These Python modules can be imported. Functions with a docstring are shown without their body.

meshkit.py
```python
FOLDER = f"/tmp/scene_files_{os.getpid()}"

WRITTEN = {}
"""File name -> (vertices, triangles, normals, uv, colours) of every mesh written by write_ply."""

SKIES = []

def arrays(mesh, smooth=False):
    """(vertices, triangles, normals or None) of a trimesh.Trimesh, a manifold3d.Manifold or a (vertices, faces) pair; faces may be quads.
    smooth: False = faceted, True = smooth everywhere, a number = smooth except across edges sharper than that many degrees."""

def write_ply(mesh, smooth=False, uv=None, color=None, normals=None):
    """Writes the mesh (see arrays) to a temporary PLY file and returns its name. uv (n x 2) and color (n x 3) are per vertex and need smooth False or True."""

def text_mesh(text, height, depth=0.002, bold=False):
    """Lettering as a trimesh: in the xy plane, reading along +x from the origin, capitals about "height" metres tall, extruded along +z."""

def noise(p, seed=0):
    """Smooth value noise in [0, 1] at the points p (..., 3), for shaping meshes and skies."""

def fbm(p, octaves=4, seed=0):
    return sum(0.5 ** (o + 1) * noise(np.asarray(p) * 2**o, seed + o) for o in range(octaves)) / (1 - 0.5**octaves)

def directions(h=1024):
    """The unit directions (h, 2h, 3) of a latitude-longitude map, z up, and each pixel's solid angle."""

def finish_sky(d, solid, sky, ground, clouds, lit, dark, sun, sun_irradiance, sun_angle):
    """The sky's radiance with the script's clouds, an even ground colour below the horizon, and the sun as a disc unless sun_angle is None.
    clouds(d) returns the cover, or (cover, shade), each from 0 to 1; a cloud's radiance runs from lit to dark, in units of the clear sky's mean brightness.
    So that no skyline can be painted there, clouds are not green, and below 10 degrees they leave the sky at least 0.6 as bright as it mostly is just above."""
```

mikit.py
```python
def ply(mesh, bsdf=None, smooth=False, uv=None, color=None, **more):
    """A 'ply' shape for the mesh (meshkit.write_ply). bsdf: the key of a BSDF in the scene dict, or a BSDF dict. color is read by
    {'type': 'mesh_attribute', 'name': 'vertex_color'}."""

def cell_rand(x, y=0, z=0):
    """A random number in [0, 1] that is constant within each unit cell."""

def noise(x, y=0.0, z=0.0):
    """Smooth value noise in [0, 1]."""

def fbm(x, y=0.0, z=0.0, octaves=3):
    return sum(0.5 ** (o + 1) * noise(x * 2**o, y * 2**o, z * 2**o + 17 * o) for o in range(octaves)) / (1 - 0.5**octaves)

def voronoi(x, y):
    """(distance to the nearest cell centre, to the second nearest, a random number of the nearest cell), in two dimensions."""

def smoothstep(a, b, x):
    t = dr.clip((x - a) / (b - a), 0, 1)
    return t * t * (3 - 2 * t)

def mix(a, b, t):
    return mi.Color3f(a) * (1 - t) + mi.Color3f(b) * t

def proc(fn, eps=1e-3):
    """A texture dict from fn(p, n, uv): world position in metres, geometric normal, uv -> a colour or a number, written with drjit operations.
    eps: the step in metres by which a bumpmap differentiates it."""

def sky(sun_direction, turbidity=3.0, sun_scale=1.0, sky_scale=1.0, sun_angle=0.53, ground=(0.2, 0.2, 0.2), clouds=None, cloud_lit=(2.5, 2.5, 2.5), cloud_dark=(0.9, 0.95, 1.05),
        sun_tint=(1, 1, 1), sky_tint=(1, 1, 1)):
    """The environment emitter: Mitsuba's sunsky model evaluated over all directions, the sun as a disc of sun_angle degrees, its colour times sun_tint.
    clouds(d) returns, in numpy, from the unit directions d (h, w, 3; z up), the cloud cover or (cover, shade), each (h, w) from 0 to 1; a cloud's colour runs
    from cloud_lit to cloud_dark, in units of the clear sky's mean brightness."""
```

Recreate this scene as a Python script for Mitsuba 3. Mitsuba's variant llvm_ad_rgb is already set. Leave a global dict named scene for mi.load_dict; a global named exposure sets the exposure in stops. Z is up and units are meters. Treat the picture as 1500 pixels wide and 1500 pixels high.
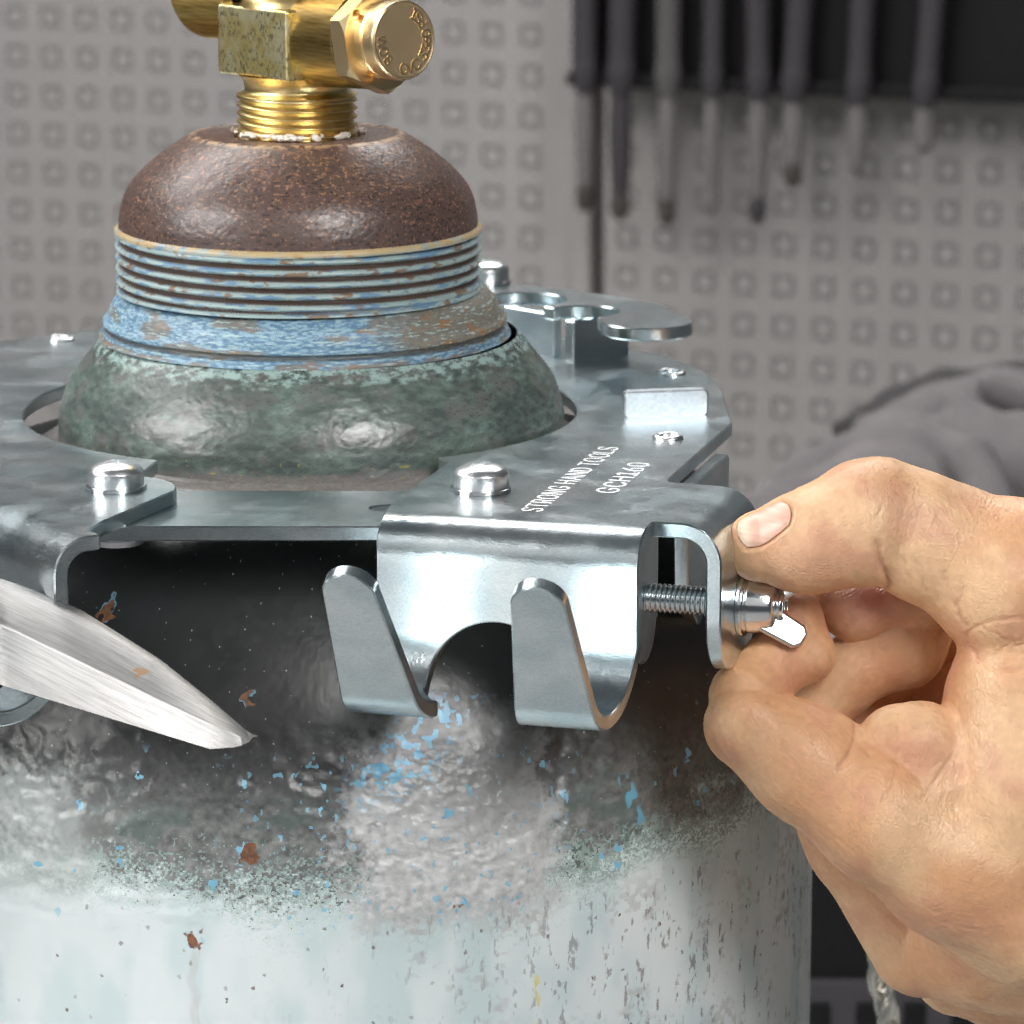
import math, numpy as np, trimesh, mitsuba as mi, drjit as dr, mikit, meshkit, shapely
import shapely.geometry as sg
from shapely import affinity
from scipy.spatial import Delaunay
import manifold3d as m3
from mikit import noise, fbm, voronoi, smoothstep, mix, cell_rand, proc

T = mi.ScalarTransform4f
scene, labels = {}, {}
exposure = 0.18
# ---------------------------------------------------------------- camera (millimetres are turned into metres by MM)
MM = 0.001
CAM = np.array([46.3, -850.0, 168.3]) * MM
PITCH = math.radians(-12.7)
FWD = np.array([0, math.cos(PITCH), math.sin(PITCH)])
scene['camera'] = {'type': 'thinlens', 'fov': 2 * math.degrees(math.atan(750 / 5790.0)), 'fov_axis': 'x', 'near_clip': 0.05, 'far_clip': 20.0,
                   'aperture_radius': 0.0018, 'focus_distance': 0.765,
                   'to_world': T().look_at(origin=CAM.tolist(), target=(CAM + FWD).tolist(), up=[0, 0, 1])}


# ---------------------------------------------------------------- studio lamps: two softboxes in front, one overhead, two added glowing fill panels, and the dim grey studio around
def softbox(name, pos, w, h, power, target=(0, 0, 0.0)):
    scene[name] = {'type': 'rectangle', 'to_world': T().look_at(origin=list(pos), target=list(target), up=[0, 0.02, 1]) @ T().scale([w / 2, h / 2, 1]),
                   'bsdf': {'type': 'diffuse', 'reflectance': {'type': 'rgb', 'value': 0.5}},
                   'emitter': {'type': 'area', 'radiance': {'type': 'rgb', 'value': [power * c for c in (1.0, 0.985, 0.97)]}}}


softbox('softbox', (0.70, -1.36, 1.00), 0.46, 0.80, 17.0)
softbox('softbox_001', (-1.38, -0.68, 0.85), 1.05, 1.0, 7.8)
softbox('softbox_002', (-0.42, 0.88, 1.30), 2.5, 0.65, 5.5, (-0.1, 0.1, 0))
softbox('softbox_003', (-0.25, -2.1, 0.95), 2.2, 1.3, 0.28)  # added emitter, a weak front fill for the metal
softbox('softbox_004', (-0.95, -1.25, -0.30), 0.9, 0.6, 0.75, (0, -0.1, -0.02))  # added emitter, brightens the hook fingers from below left
for k, t in (('softbox', 'white softbox lamp in front to the right of the camera'), ('softbox_001', 'white softbox lamp in front to the left of the camera'), ('softbox_002', 'white softbox lamp hanging overhead behind the cylinder'), ('softbox_003', 'broad dim glowing fill panel added behind the camera'), ('softbox_004', 'low dim glowing fill board added in front to the left')):
    labels[k] = {'label': t, 'category': 'lamp'}
scene['studio'] = {'type': 'constant', 'radiance': {'type': 'rgb', 'value': [0.05, 0.054, 0.058]}}


# ---------------------------------------------------------------- helpers
def numbered(key):
    if key not in scene and key not in labels:
        return key
    n = 1
    while f'{key}_{n:03d}' in scene or f'{key}_{n:03d}' in labels:
        n += 1
    return f'{key}_{n:03d}'


def thing(name, label, cat, group=None):
    key = numbered(name)
    labels[key] = {'label': label, 'category': cat, **({'group': group} if group else {})}
    return key


def put(name, mesh, bsdf, parent=None, smooth=35, label=None, **more):
    """One entry of the scene from a mesh in millimetres."""
    key = numbered((parent + '__' if parent else '') + name)
    v, f = (mesh.vertices, mesh.faces) if hasattr(mesh, 'vertices') else mesh
    m = trimesh.Trimesh(np.asarray(v) * MM, np.asarray(f), process=False)
    scene[key] = mikit.ply(m, bsdf, smooth, **more)
    if label:
        labels[key] = {'label': label}
    return key


def tm(man):
    m = man.to_mesh()
    return trimesh.Trimesh(np.array(m.vert_properties[:, :3], float), np.array(m.tri_verts), process=False)


def lathe(profile, n=128, turn=None):
    """Revolve (r, z) about z; turn(r, z, angle) -> (r, z) for threads."""
    p = np.asarray(profile, float)
    a = np.linspace(0, 2 * np.pi, n, endpoint=False)
    r, z = np.repeat(p[:, 0][:, None], n, 1), np.repeat(p[:, 1][:, None], n, 1)
    A = np.repeat(a[None], len(p), 0)
    if turn:
        r, z = turn(r, z, A)
    v = np.stack([r * np.cos(A), r * np.sin(A), z], -1).reshape(-1, 3)
    i, j = np.meshgrid(np.arange(len(p) - 1), np.arange(n), indexing='ij')
    q = np.stack([i * n + j, i * n + (j + 1) % n, (i + 1) * n + (j + 1) % n, (i + 1) * n + j], -1).reshape(-1, 4)
    f = np.vstack([q[:, [0, 1, 2]], q[:, [0, 2, 3]]])
    return trimesh.Trimesh(v, f, process=False)


def smooth_profile(pts, n):
    """A dense Catmull-Rom run through profile points."""
    p = np.asarray(pts, float)
    q = np.vstack([2 * p[0] - p[1], p, 2 * p[-1] - p[-2]])
    out = []
    for k in range(len(p) - 1):
        a, b, c, d = q[k:k + 4]
        t = np.linspace(0, 1, n, endpoint=False)[:, None]
        out.append(0.5 * (2 * b + (c - a) * t + (2 * a - 5 * b + 4 * c - d) * t ** 2 + (3 * b - a - 3 * c + d) * t ** 3))
    return np.vstack(out + [p[-1:]])


def frame(z, x=None):
    z = np.asarray(z, float) / np.linalg.norm(z)
    x = np.array([0, 0, 1.0]) if x is None and abs(z[2]) < 0.9 else np.array([1.0, 0, 0]) if x is None else np.asarray(x, float)
    x = x - z * (x @ z)
    x /= np.linalg.norm(x)
    return np.stack([x, np.cross(z, x), z], 1)


def moved(m, R=None, t=(0, 0, 0)):
    v = np.asarray(m.vertices) @ (np.eye(3) if R is None else np.asarray(R)).T + np.asarray(t, float)
    f = np.asarray(m.faces)
    if R is not None and np.linalg.det(R) < 0:
        f = f[:, ::-1]
    return trimesh.Trimesh(v, f, process=False)


def rbox(sx, sy, sz, r=0.4, seg=8):
    """A box with rounded edges, centred."""
    s = m3.Manifold.sphere(r, seg)
    return tm(m3.Manifold.batch_hull([s.translate([x * (sx / 2 - r), y * (sy / 2 - r), z * (sz / 2 - r)]) for x in (-1, 1) for y in (-1, 1) for z in (-1, 1)]))


def ring_points(ring, h):
    c = np.array(ring.coords)
    out = []
    for a, b in zip(c[:-1], c[1:]):
        k = max(1, int(math.ceil(np.linalg.norm(b - a) / h)))
        out += [a + (b - a) * t / k for t in range(k)]
    return np.array(out)


def sheet(poly, t, remap=None, h=1.2, c=0.3):
    """Sheet metal cut to poly (x, y), top at z = 0, bottom at -t, its cut edges slightly broken, then bent by remap(points)."""
    poly = sg.polygon.orient(poly.buffer(0).simplify(0.02), 1.0)
    rings = [ring_points(r, h) for r in [poly.exterior, *poly.interiors]]
    inset, full, counts = [], [], []
    for p in rings:
        d = np.roll(p, -1, 0) - np.roll(p, 1, 0)
        d /= np.linalg.norm(d, axis=1, keepdims=True) + 1e-12
        inset.append(p + np.stack([-d[:, 1], d[:, 0]], 1) * c)
        full.append(p)
        counts.append(len(p))
    inner = np.vstack(inset)
    x0, y0, x1, y1 = poly.bounds
    gx, gy = np.meshgrid(np.arange(x0, x1, h * 1.1), np.arange(y0, y1, h * 1.1))
    g = np.stack([gx.ravel(), gy.ravel()], 1) + 0.013
    g = g[shapely.contains_xy(poly.buffer(-h * 0.7), g[:, 0], g[:, 1])]
    pts = np.vstack([inner, g])
    tri = Delaunay(pts).simplices
    cen = pts[tri].mean(1)
    small = sg.Polygon(inset[0], [q for q in inset[1:]]).buffer(0.01)
    tri = tri[shapely.contains_xy(small, cen[:, 0], cen[:, 1])]
    a, b, cc = pts[tri[:, 0]], pts[tri[:, 1]], pts[tri[:, 2]]
    area = (b - a)[:, 0] * (cc - a)[:, 1] - (b - a)[:, 1] * (cc - a)[:, 0]
    long = np.max([np.linalg.norm(q, axis=1) for q in (b - a, cc - b, a - cc)], axis=0)
    tri = np.where((area < 0)[:, None], tri[:, ::-1], tri)[(np.abs(area) > 1e-9) & ~((np.abs(area) < 0.05 * long) & (long > 1.5 * h))]
    N, M = len(pts), len(inner)
    ff = np.vstack(full)
    v = np.vstack([np.c_[pts, np.zeros(N)], np.c_[ff, np.full(M, -c)], np.c_[ff, np.full(M, c - t)], np.c_[pts, np.full(N, -t)]])
    f = [tri, tri[:, ::-1] + N + 2 * M]
    at = 0
    for n in counts:
        i, j = at + np.arange(n), at + (np.arange(n) + 1) % n
        for A, B in ((0, N), (N, N + M), (N + M, N + 2 * M)):
            f += [np.stack([A + i, B + i, B + j], 1), np.stack([A + i, B + j, A + j], 1)]
        at += n
    if remap is not None:
        v = remap(v)
    return trimesh.Trimesh(v, np.vstack(f), process=False)


SPLAY = math.radians(31)                            # the hook fingers lean outward by this much


def fold(s, n, t, Ro, L=None, Ru=None):
    """Where the sheet is at distance s past a downward fold: (out, z). After the straight length L it turns up again through a U of middle radius Ru."""
    Rm = Ro - t / 2
    s1 = Rm * math.pi / 2
    phi = np.clip(s, 0, s1) / Rm
    out, z = (Ro + n) * np.sin(phi), -Ro + (Ro + n) * np.cos(phi)
    d = np.maximum(s - s1, 0)
    if L is None:
        return out, z - d
    beta = math.pi - SPLAY
    z = z - np.minimum(d, L)
    psi = np.clip(s - s1 - L, 0, beta * Ru) / Ru
    rr = Ru - (n + t / 2)
    e = np.maximum(s - s1 - L - beta * Ru, 0)
    out = np.where(d > L, Ro - t / 2 + Ru - rr * np.cos(psi) + e * math.sin(SPLAY), out)
    z = np.where(d > L, -Ro - L - rr * np.sin(psi) + e * math.cos(SPLAY), z)
    return out, z


def axes(deg):
    a = math.radians(deg)
    return np.array([math.cos(a), math.sin(a), 0]), np.array([-math.sin(a), math.cos(a), 0])


def surface_net(field, lo, hi, h, steps=2):
    """A closed mesh of field(points) = 0 (negative inside), one vertex per crossed cell, pulled onto the surface."""
    xs = [np.arange(a, b + h, h) for a, b in zip(lo, hi)]
    n = [len(x) for x in xs]
    k = 4
    cs = [np.append(x[::k], x[::k][-1] + k * h) for x in xs]
    C = field(np.stack(np.meshgrid(*cs, indexing='ij'), -1).reshape(-1, 3).astype(np.float32)).reshape([len(c) for c in cs])
    F = C[np.ix_(*[np.minimum((np.arange(m) + k // 2) // k, len(c) - 1) for m, c in zip(n, cs)])].astype(np.float32)
    near = np.argwhere(np.abs(F) < 2.6 * k * h)
    for i in range(0, len(near), 400000):
        q = near[i:i + 400000]
        F[tuple(q.T)] = field((q * h + np.array(lo)).astype(np.float32))
    S = F < 0
    cells = np.zeros([k - 1 for k in n], np.int8)
    for a, b, c in np.ndindex(2, 2, 2):
        cells += S[a:n[0] - 1 + a, b:n[1] - 1 + b, c:n[2] - 1 + c]
    mask = (cells > 0) & (cells < 8)
    ids = -np.ones(cells.shape, np.int64)
    ids[mask] = np.arange(mask.sum())
    where = np.argwhere(mask)
    acc, w = np.zeros((len(where), 3)), np.zeros(len(where))
    corner = list(np.ndindex(2, 2, 2))
    for p in corner:
        for ax in range(3):
            if p[ax]:
                continue
            q = list(p); q[ax] = 1
            fa = F[tuple((where + p).T)]; fb = F[tuple((where + q).T)]
            x = (fa < 0) != (fb < 0)
            t = np.where(x, fa / np.where(x, fa - fb, 1), 0)
            pt = np.tile(np.array(p, float), (len(where), 1)); pt[:, ax] = t
            acc[x] += pt[x]; w[x] += 1
    v = (where + acc / np.maximum(w, 1)[:, None]) * h + np.array(lo)
    faces = []
    for ax in range(3):
        b, c = [(1, 2), (2, 0), (0, 1)][ax]
        sl = [slice(0, k) for k in n]
        lo_, hi_ = sl.copy(), sl.copy()
        lo_[ax], hi_[ax] = slice(0, n[ax] - 1), slice(1, n[ax])
        A, B = S[tuple(lo_)], S[tuple(hi_)]
        e = np.argwhere(A != B)
        e = e[(e[:, b] > 0) & (e[:, c] > 0) & (e[:, b] < n[b] - 1) & (e[:, c] < n[c] - 1)]
        inside = A[tuple(e.T)]
        def at(db, dc):
            k = e.copy(); k[:, b] += db; k[:, c] += dc
            return ids[tuple(k.T)]
        q = np.stack([at(-1, -1), at(0, -1), at(0, 0), at(-1, 0)], 1)
        q = np.where(inside[:, None], q, q[:, ::-1])
        faces.append(q)
    q = np.vstack(faces)
    f = np.vstack([q[:, [0, 1, 2]], q[:, [0, 2, 3]]])
    for _ in range(steps):
        g = gradient(field, v, h * 0.5)
        d = field(v.astype(np.float32))
        v = v - g * np.clip(d, -h, h)[:, None]
    return trimesh.Trimesh(v, f, process=False)


def gradient(field, v, e):
    g = np.stack([field((v + e * k).astype(np.float32)) - field((v - e * k).astype(np.float32)) for k in np.eye(3)], 1) / (2 * e)
    return g / (np.linalg.norm(g, axis=1, keepdims=True) + 1e-9)


def capsule(p, a, b):
    """Distance to a tapered bone from a to b, each (x, y, z, r)."""
    a, b = np.asarray(a, np.float32), np.asarray(b, np.float32)
    d = b[:3] - a[:3]
    t = np.clip((p - a[:3]) @ d / (d @ d), 0, 1)
    return np.sqrt(((p - a[:3] - t[:, None] * d) ** 2).sum(1)) - (a[3] + (b[3] - a[3]) * t)


def smin(a, b, k):
    h = np.clip(0.5 + 0.5 * (b - a) / k, 0, 1)
    return b + (a - b) * h - k * h * (1 - h)


def chain(p, pts, k=2.0):
    d = None
    for a, b in zip(pts[:-1], pts[1:]):
        c = capsule(p, a, b)
        d = c if d is None else smin(d, c, k)
    return d


# ---------------------------------------------------------------- materials
def rgb(*c):
    return {'type': 'rgb', 'value': list(c) if len(c) == 3 else [c[0]] * 3}


def bsdf(name, base, rough=0.5, metal=0.0, spec=0.5, bump=None, eps=2e-4, **more):
    b = {'type': 'principled', 'base_color': base if isinstance(base, dict) else rgb(*base), 'roughness': rough, 'metallic': metal, 'specular': spec, **more}
    if bump is not None:
        b = {'type': 'bumpmap', 'arbitrary': proc(bump, eps), 'scale': 1.0, 'bsdf': b}
    scene[name] = {'type': 'twosided', 'bsdf': b}
    return name


def mm(p):
    return p.x * 1000, p.y * 1000, p.z * 1000


def zinc_color(p, n, uv):
    x, y, z = mm(p)
    a = fbm(x * 0.09, y * 0.09, z * 0.09, 3)
    b = noise(x * 3.1, y * 3.1, z * 3.1)
    return mix((0.60, 0.71, 0.75), (0.78, 0.855, 0.875), smoothstep(0.3, 0.7, a)) * (0.88 + 0.2 * b)


def zinc_rough(p, n, uv):
    x, y, z = mm(p)
    scr = 1.0 - dr.abs(2.0 * noise((x + 0.4 * y) * 0.12, (y - 0.5 * x) * 1.6, z * 1.3) - 1.0)
    scr = smoothstep(0.965, 1.0, scr) * smoothstep(0.5, 0.65, noise(x * 0.1 + 3, y * 0.1, z * 0.1))
    smear = smoothstep(0.55, 0.7, fbm(x * 0.07 + 9, y * 0.07, z * 0.07, 3))
    return 0.15 + 0.11 * fbm(x * 0.15, y * 0.15, z * 0.15, 3) + 0.06 * noise(x * 2.3, y * 2.3, z * 2.3) + 0.2 * scr + 0.06 * smear


def zinc_bump(p, n, uv):
    x, y, z = mm(p)
    s = smoothstep(0.80, 0.97, noise(x * 1.1, y * 1.1 + 7, z * 1.1)) * smoothstep(0.4, 0.7, noise(x * 0.13, y * 0.13, z * 0.13 + 3))
    return 0.000034 * fbm(x * 3.8, y * 3.8, z * 3.8, 2) - 0.00002 * s


bsdf('zinc', proc(zinc_color), proc(zinc_rough), 1.0, bump=zinc_bump, eps=1.2e-4)
bsdf('zinc_bright', (0.84, 0.865, 0.875), 0.15, 1.0)
bsdf('screw_zinc', (0.88, 0.90, 0.91), 0.30, 1.0, bump=lambda p, n, uv: 0.00005 * fbm(p.x * 1600, p.y * 1600, p.z * 1600, 3), eps=1.5e-4)
bsdf('nickel', proc(lambda p, n, uv: mix((0.60, 0.60, 0.585), (0.67, 0.675, 0.66), fbm(p.x * 800, p.y * 800, p.z * 800, 2))), 0.30, 1.0)
bsdf('tab_zinc', proc(lambda p, n, uv: mix((0.50, 0.55, 0.60), (0.66, 0.71, 0.75), noise(p.x * 1500, p.y * 1500, p.z * 1500))), 0.48, 1.0)
bsdf('white_print', (0.80, 0.81, 0.80), 0.5)


def steel_color(p, n, uv):
    x, y, z = mm(p)
    a = 0.77 * x - 0.62 * y - 0.2 * z                               # along the point
    s = 0.5 * noise(a * 0.10, (z + 0.2 * a) * 3.0, (0.62 * x + 0.77 * y) * 3.0) + 0.5 * noise(a * 0.25, (z + 0.2 * a) * 8.0, (0.62 * x + 0.77 * y) * 8.0)
    rust = smoothstep(1.6, 0.9, dr.sqrt(dr.square(x + 21.5) + dr.square(y + 150.5) + dr.square((z + 19.5) * 1.6)) + 1.6 * (noise(x * 1.2, y * 1.2, z * 1.2) - 0.5))
    return mix(mi.Color3f(0.245, 0.243, 0.238) * (0.62 + 0.7 * s), (0.26, 0.15, 0.07), 0.8 * rust)


bsdf('ground_steel', proc(steel_color), 0.42, 0.95)


def brass_color(p, n, uv):
    x, y, z = mm(p)
    a = fbm(x * 0.25, y * 0.25, z * 0.25, 3)
    return mix((0.80, 0.58, 0.22), (0.92, 0.74, 0.38), a)


def brass_cast_color(p, n, uv):
    x, y, z = mm(p)
    a = smoothstep(0.35, 0.65, fbm(x * 0.35, y * 0.35, z * 0.25, 3))
    pits = smoothstep(0.46, 0.72, fbm(x * 2.4 + 31, y * 2.4, z * 1.1, 4)) * smoothstep(0.3, 0.6, fbm(x * 0.2, y * 0.2, z * 0.2 + 4, 2))
    c = mix((0.80, 0.66, 0.28), (0.93, 0.86, 0.54), a)
    return mix(c, (0.20, 0.17, 0.075), 0.8 * pits)


bsdf('brass', proc(brass_color), 0.32, 1.0)
bsdf('brass_cast', proc(brass_cast_color), 0.36, 1.0, bump=lambda p, n, uv: 0.00006 * fbm(p.x * 1300, p.y * 1300, p.z * 1000, 3), eps=2e-4)
bsdf('brass_copper', (0.92, 0.70, 0.40), 0.32, 1.0)
bsdf('brass_dark', proc(lambda p, n, uv: mix((0.20, 0.13, 0.04), (0.46, 0.32, 0.11), noise(p.x * 240, p.y * 240, p.z * 2400))), 0.34, 1.0)
bsdf('brass_face', (0.92, 0.68, 0.40), 0.46, 1.0, bump=lambda p, n, uv: 0.000025 * noise(dr.sqrt(dr.square(p.x * 1000 - 24.0) + dr.square(p.y * 1000 + 28.7) + dr.square(p.z * 1000 - 84.2)) * 6.0), eps=1e-4)
bsdf('dark_hole', (0.02, 0.014, 0.008), 0.6)
bsdf('tape', (0.75, 0.70, 0.62), 0.8)


def rust_color(p, n, uv):
    x, y, z = mm(p)
    base = mix((0.050, 0.034, 0.033), (0.105, 0.060, 0.047), fbm(x * 0.16, y * 0.16, z * 0.16, 3))
    up = smoothstep(40, 62, z)
    sp = smoothstep(0.58 - 0.10 * up, 0.84 - 0.10 * up, fbm(x * 1.9, y * 1.9, z * 1.9 + 5, 3))
    dk = smoothstep(0.66, 0.76, noise(x * 1.7 + 9, y * 1.7, z * 1.7))
    c = mix(base, (0.33, 0.165, 0.09), 0.7 * sp)
    c = mix(c, (0.015, 0.012, 0.012), 0.6 * dk)
    edge = smoothstep(1.6, 0.2, dr.abs(dr.sqrt(x * x + y * y) - 22.6)) * smoothstep(58, 59.5, z)
    return mix(c, (0.52, 0.33, 0.18), 0.55 * edge * smoothstep(0.35, 0.6, noise(x * 0.9, y * 0.9, 3)))


bsdf('rusty_steel', proc(rust_color), proc(lambda p, n, uv: 0.25 + 0.25 * fbm(p.x * 900, p.y * 900, p.z * 900, 2)), 0.0, 0.75, bump=lambda p, n, uv: 0.00013 * fbm(p.x * 1300, p.y * 1300, p.z * 1300, 3), eps=3e-4)


def thread_color(p, n, uv):
    x, y, z = mm(p)
    r = dr.sqrt(x * x + y * y)
    crest = smoothstep(38.55, 39.4, r)
    a = fbm(x * 0.25, y * 0.25, z * 0.9, 3)
    light = mix((0.30, 0.39, 0.39), (0.13, 0.24, 0.35), smoothstep(0.52, 0.66, a))
    light = mix(light, (0.20, 0.13, 0.085), smoothstep(0.58, 0.72, fbm(x * 0.4 + 8, y * 0.4, z * 0.7, 3)))
    c = mix((0.085, 0.060, 0.050), light, crest * 0.92)
    rim = smoothstep(39.2, 40.1, z) * smoothstep(0.15, 0.5, fbm(x * 0.4, y * 0.4, 2, 3))
    return mix(c, (0.46, 0.31, 0.13), 0.8 * rim)


bsdf('painted_thread', proc(thread_color), 0.38, 0.0, 0.6, bump=lambda p, n, uv: 0.00005 * fbm(p.x * 1300, p.y * 1300, p.z * 1300, 2))


def ring_color(p, n, uv):
    x, y, z = mm(p)
    a = fbm(x * 0.10, y * 0.10, z * 0.35, 3)
    f = fbm(x * 0.9, y * 0.9, z * 2.2, 3)
    blue = mix((0.09, 0.175, 0.265), (0.23, 0.35, 0.43), smoothstep(0.35, 0.7, f))
    old = mix((0.10, 0.095, 0.085), (0.22, 0.20, 0.16), f)
    old = mix(old, (0.22, 0.125, 0.06), smoothstep(0.56, 0.68, fbm(x * 0.35 + 3, y * 0.35, z * 0.5, 3)))
    side = smoothstep(18, 30, x + 6 * a)
    c = mix(blue, old, dr.maximum(0.85 * smoothstep(0.56, 0.66, a), side * smoothstep(18.0, 20.0, z)))
    c = mix(c, (0.34, 0.46, 0.46), smoothstep(0.60, 0.72, fbm(x * 0.6, y * 0.6, z * 3.0 + 11, 2)) * 0.7)
    line = smoothstep(0.9, 0.2, dr.abs(z - 18.9 - 0.4 * a))
    return mix(c, (0.045, 0.04, 0.032), 0.85 * line)


bsdf('ring_paint', proc(ring_color), 0.45, 0.0, 0.5, bump=lambda p, n, uv: 0.00012 * fbm(p.x * 900, p.y * 900, p.z * 1500, 3), eps=3e-4)


def neck_color(p, n, uv):
    x, y, z = mm(p)
    a = fbm(x * 0.10, y * 0.10, z * 0.16, 4)
    f = fbm(x * 0.55, y * 0.55, z * 0.9, 4)
    g = fbm(x * 1.9, y * 1.9, z * 2.4, 3)
    c = mix((0.046, 0.060, 0.055), (0.076, 0.100, 0.089), smoothstep(0.2, 0.8, f))
    c = mix(c, (0.120, 0.165, 0.145), smoothstep(0.40, 0.72, 0.5 * a + 0.3 * f + 0.2 * g))
    c = mix(c, (0.19, 0.255, 0.23), smoothstep(0.56, 0.76, 0.35 * a + 0.35 * f + 0.3 * g))
    c = mix(c, (0.11, 0.105, 0.10), smoothstep(0.52, 0.70, fbm(x * 0.2 + 20, y * 0.2, z * 0.25, 3)) * 0.65)
    c = mix(c, (0.020, 0.024, 0.022), smoothstep(0.58, 0.74, g) * 0.6)
    c = mix(c, (0.27, 0.37, 0.35), 0.9 * smoothstep(13.6, 16.6, z + 7 * (f - 0.5)) * smoothstep(0.36, 0.58, 0.5 * f + 0.5 * g))
    low = smoothstep(-2.5, -4.5, z + 3 * (f - 0.5))
    c = mix(c, mix((0.09, 0.08, 0.075), (0.24, 0.21, 0.20), g), 0.8 * low)
    return mix(c, (0.34, 0.29, 0.06), smoothstep(0.74, 0.82, fbm(x * 0.8 + 7, y * 0.8, z * 0.9, 2)) * smoothstep(1, -2, z) * 0.6)


def neck_bump(p, n, uv):
    x, y, z = mm(p)
    return 0.00016 * fbm(x * 0.8, y * 0.8, z * 0.9, 4)


bsdf('old_green_paint', proc(neck_color), proc(lambda p, n, uv: 0.24 + 0.20 * fbm(p.x * 500, p.y * 500, p.z * 500, 3)), 0.0, 0.8, bump=neck_bump, eps=3e-4)


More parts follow.
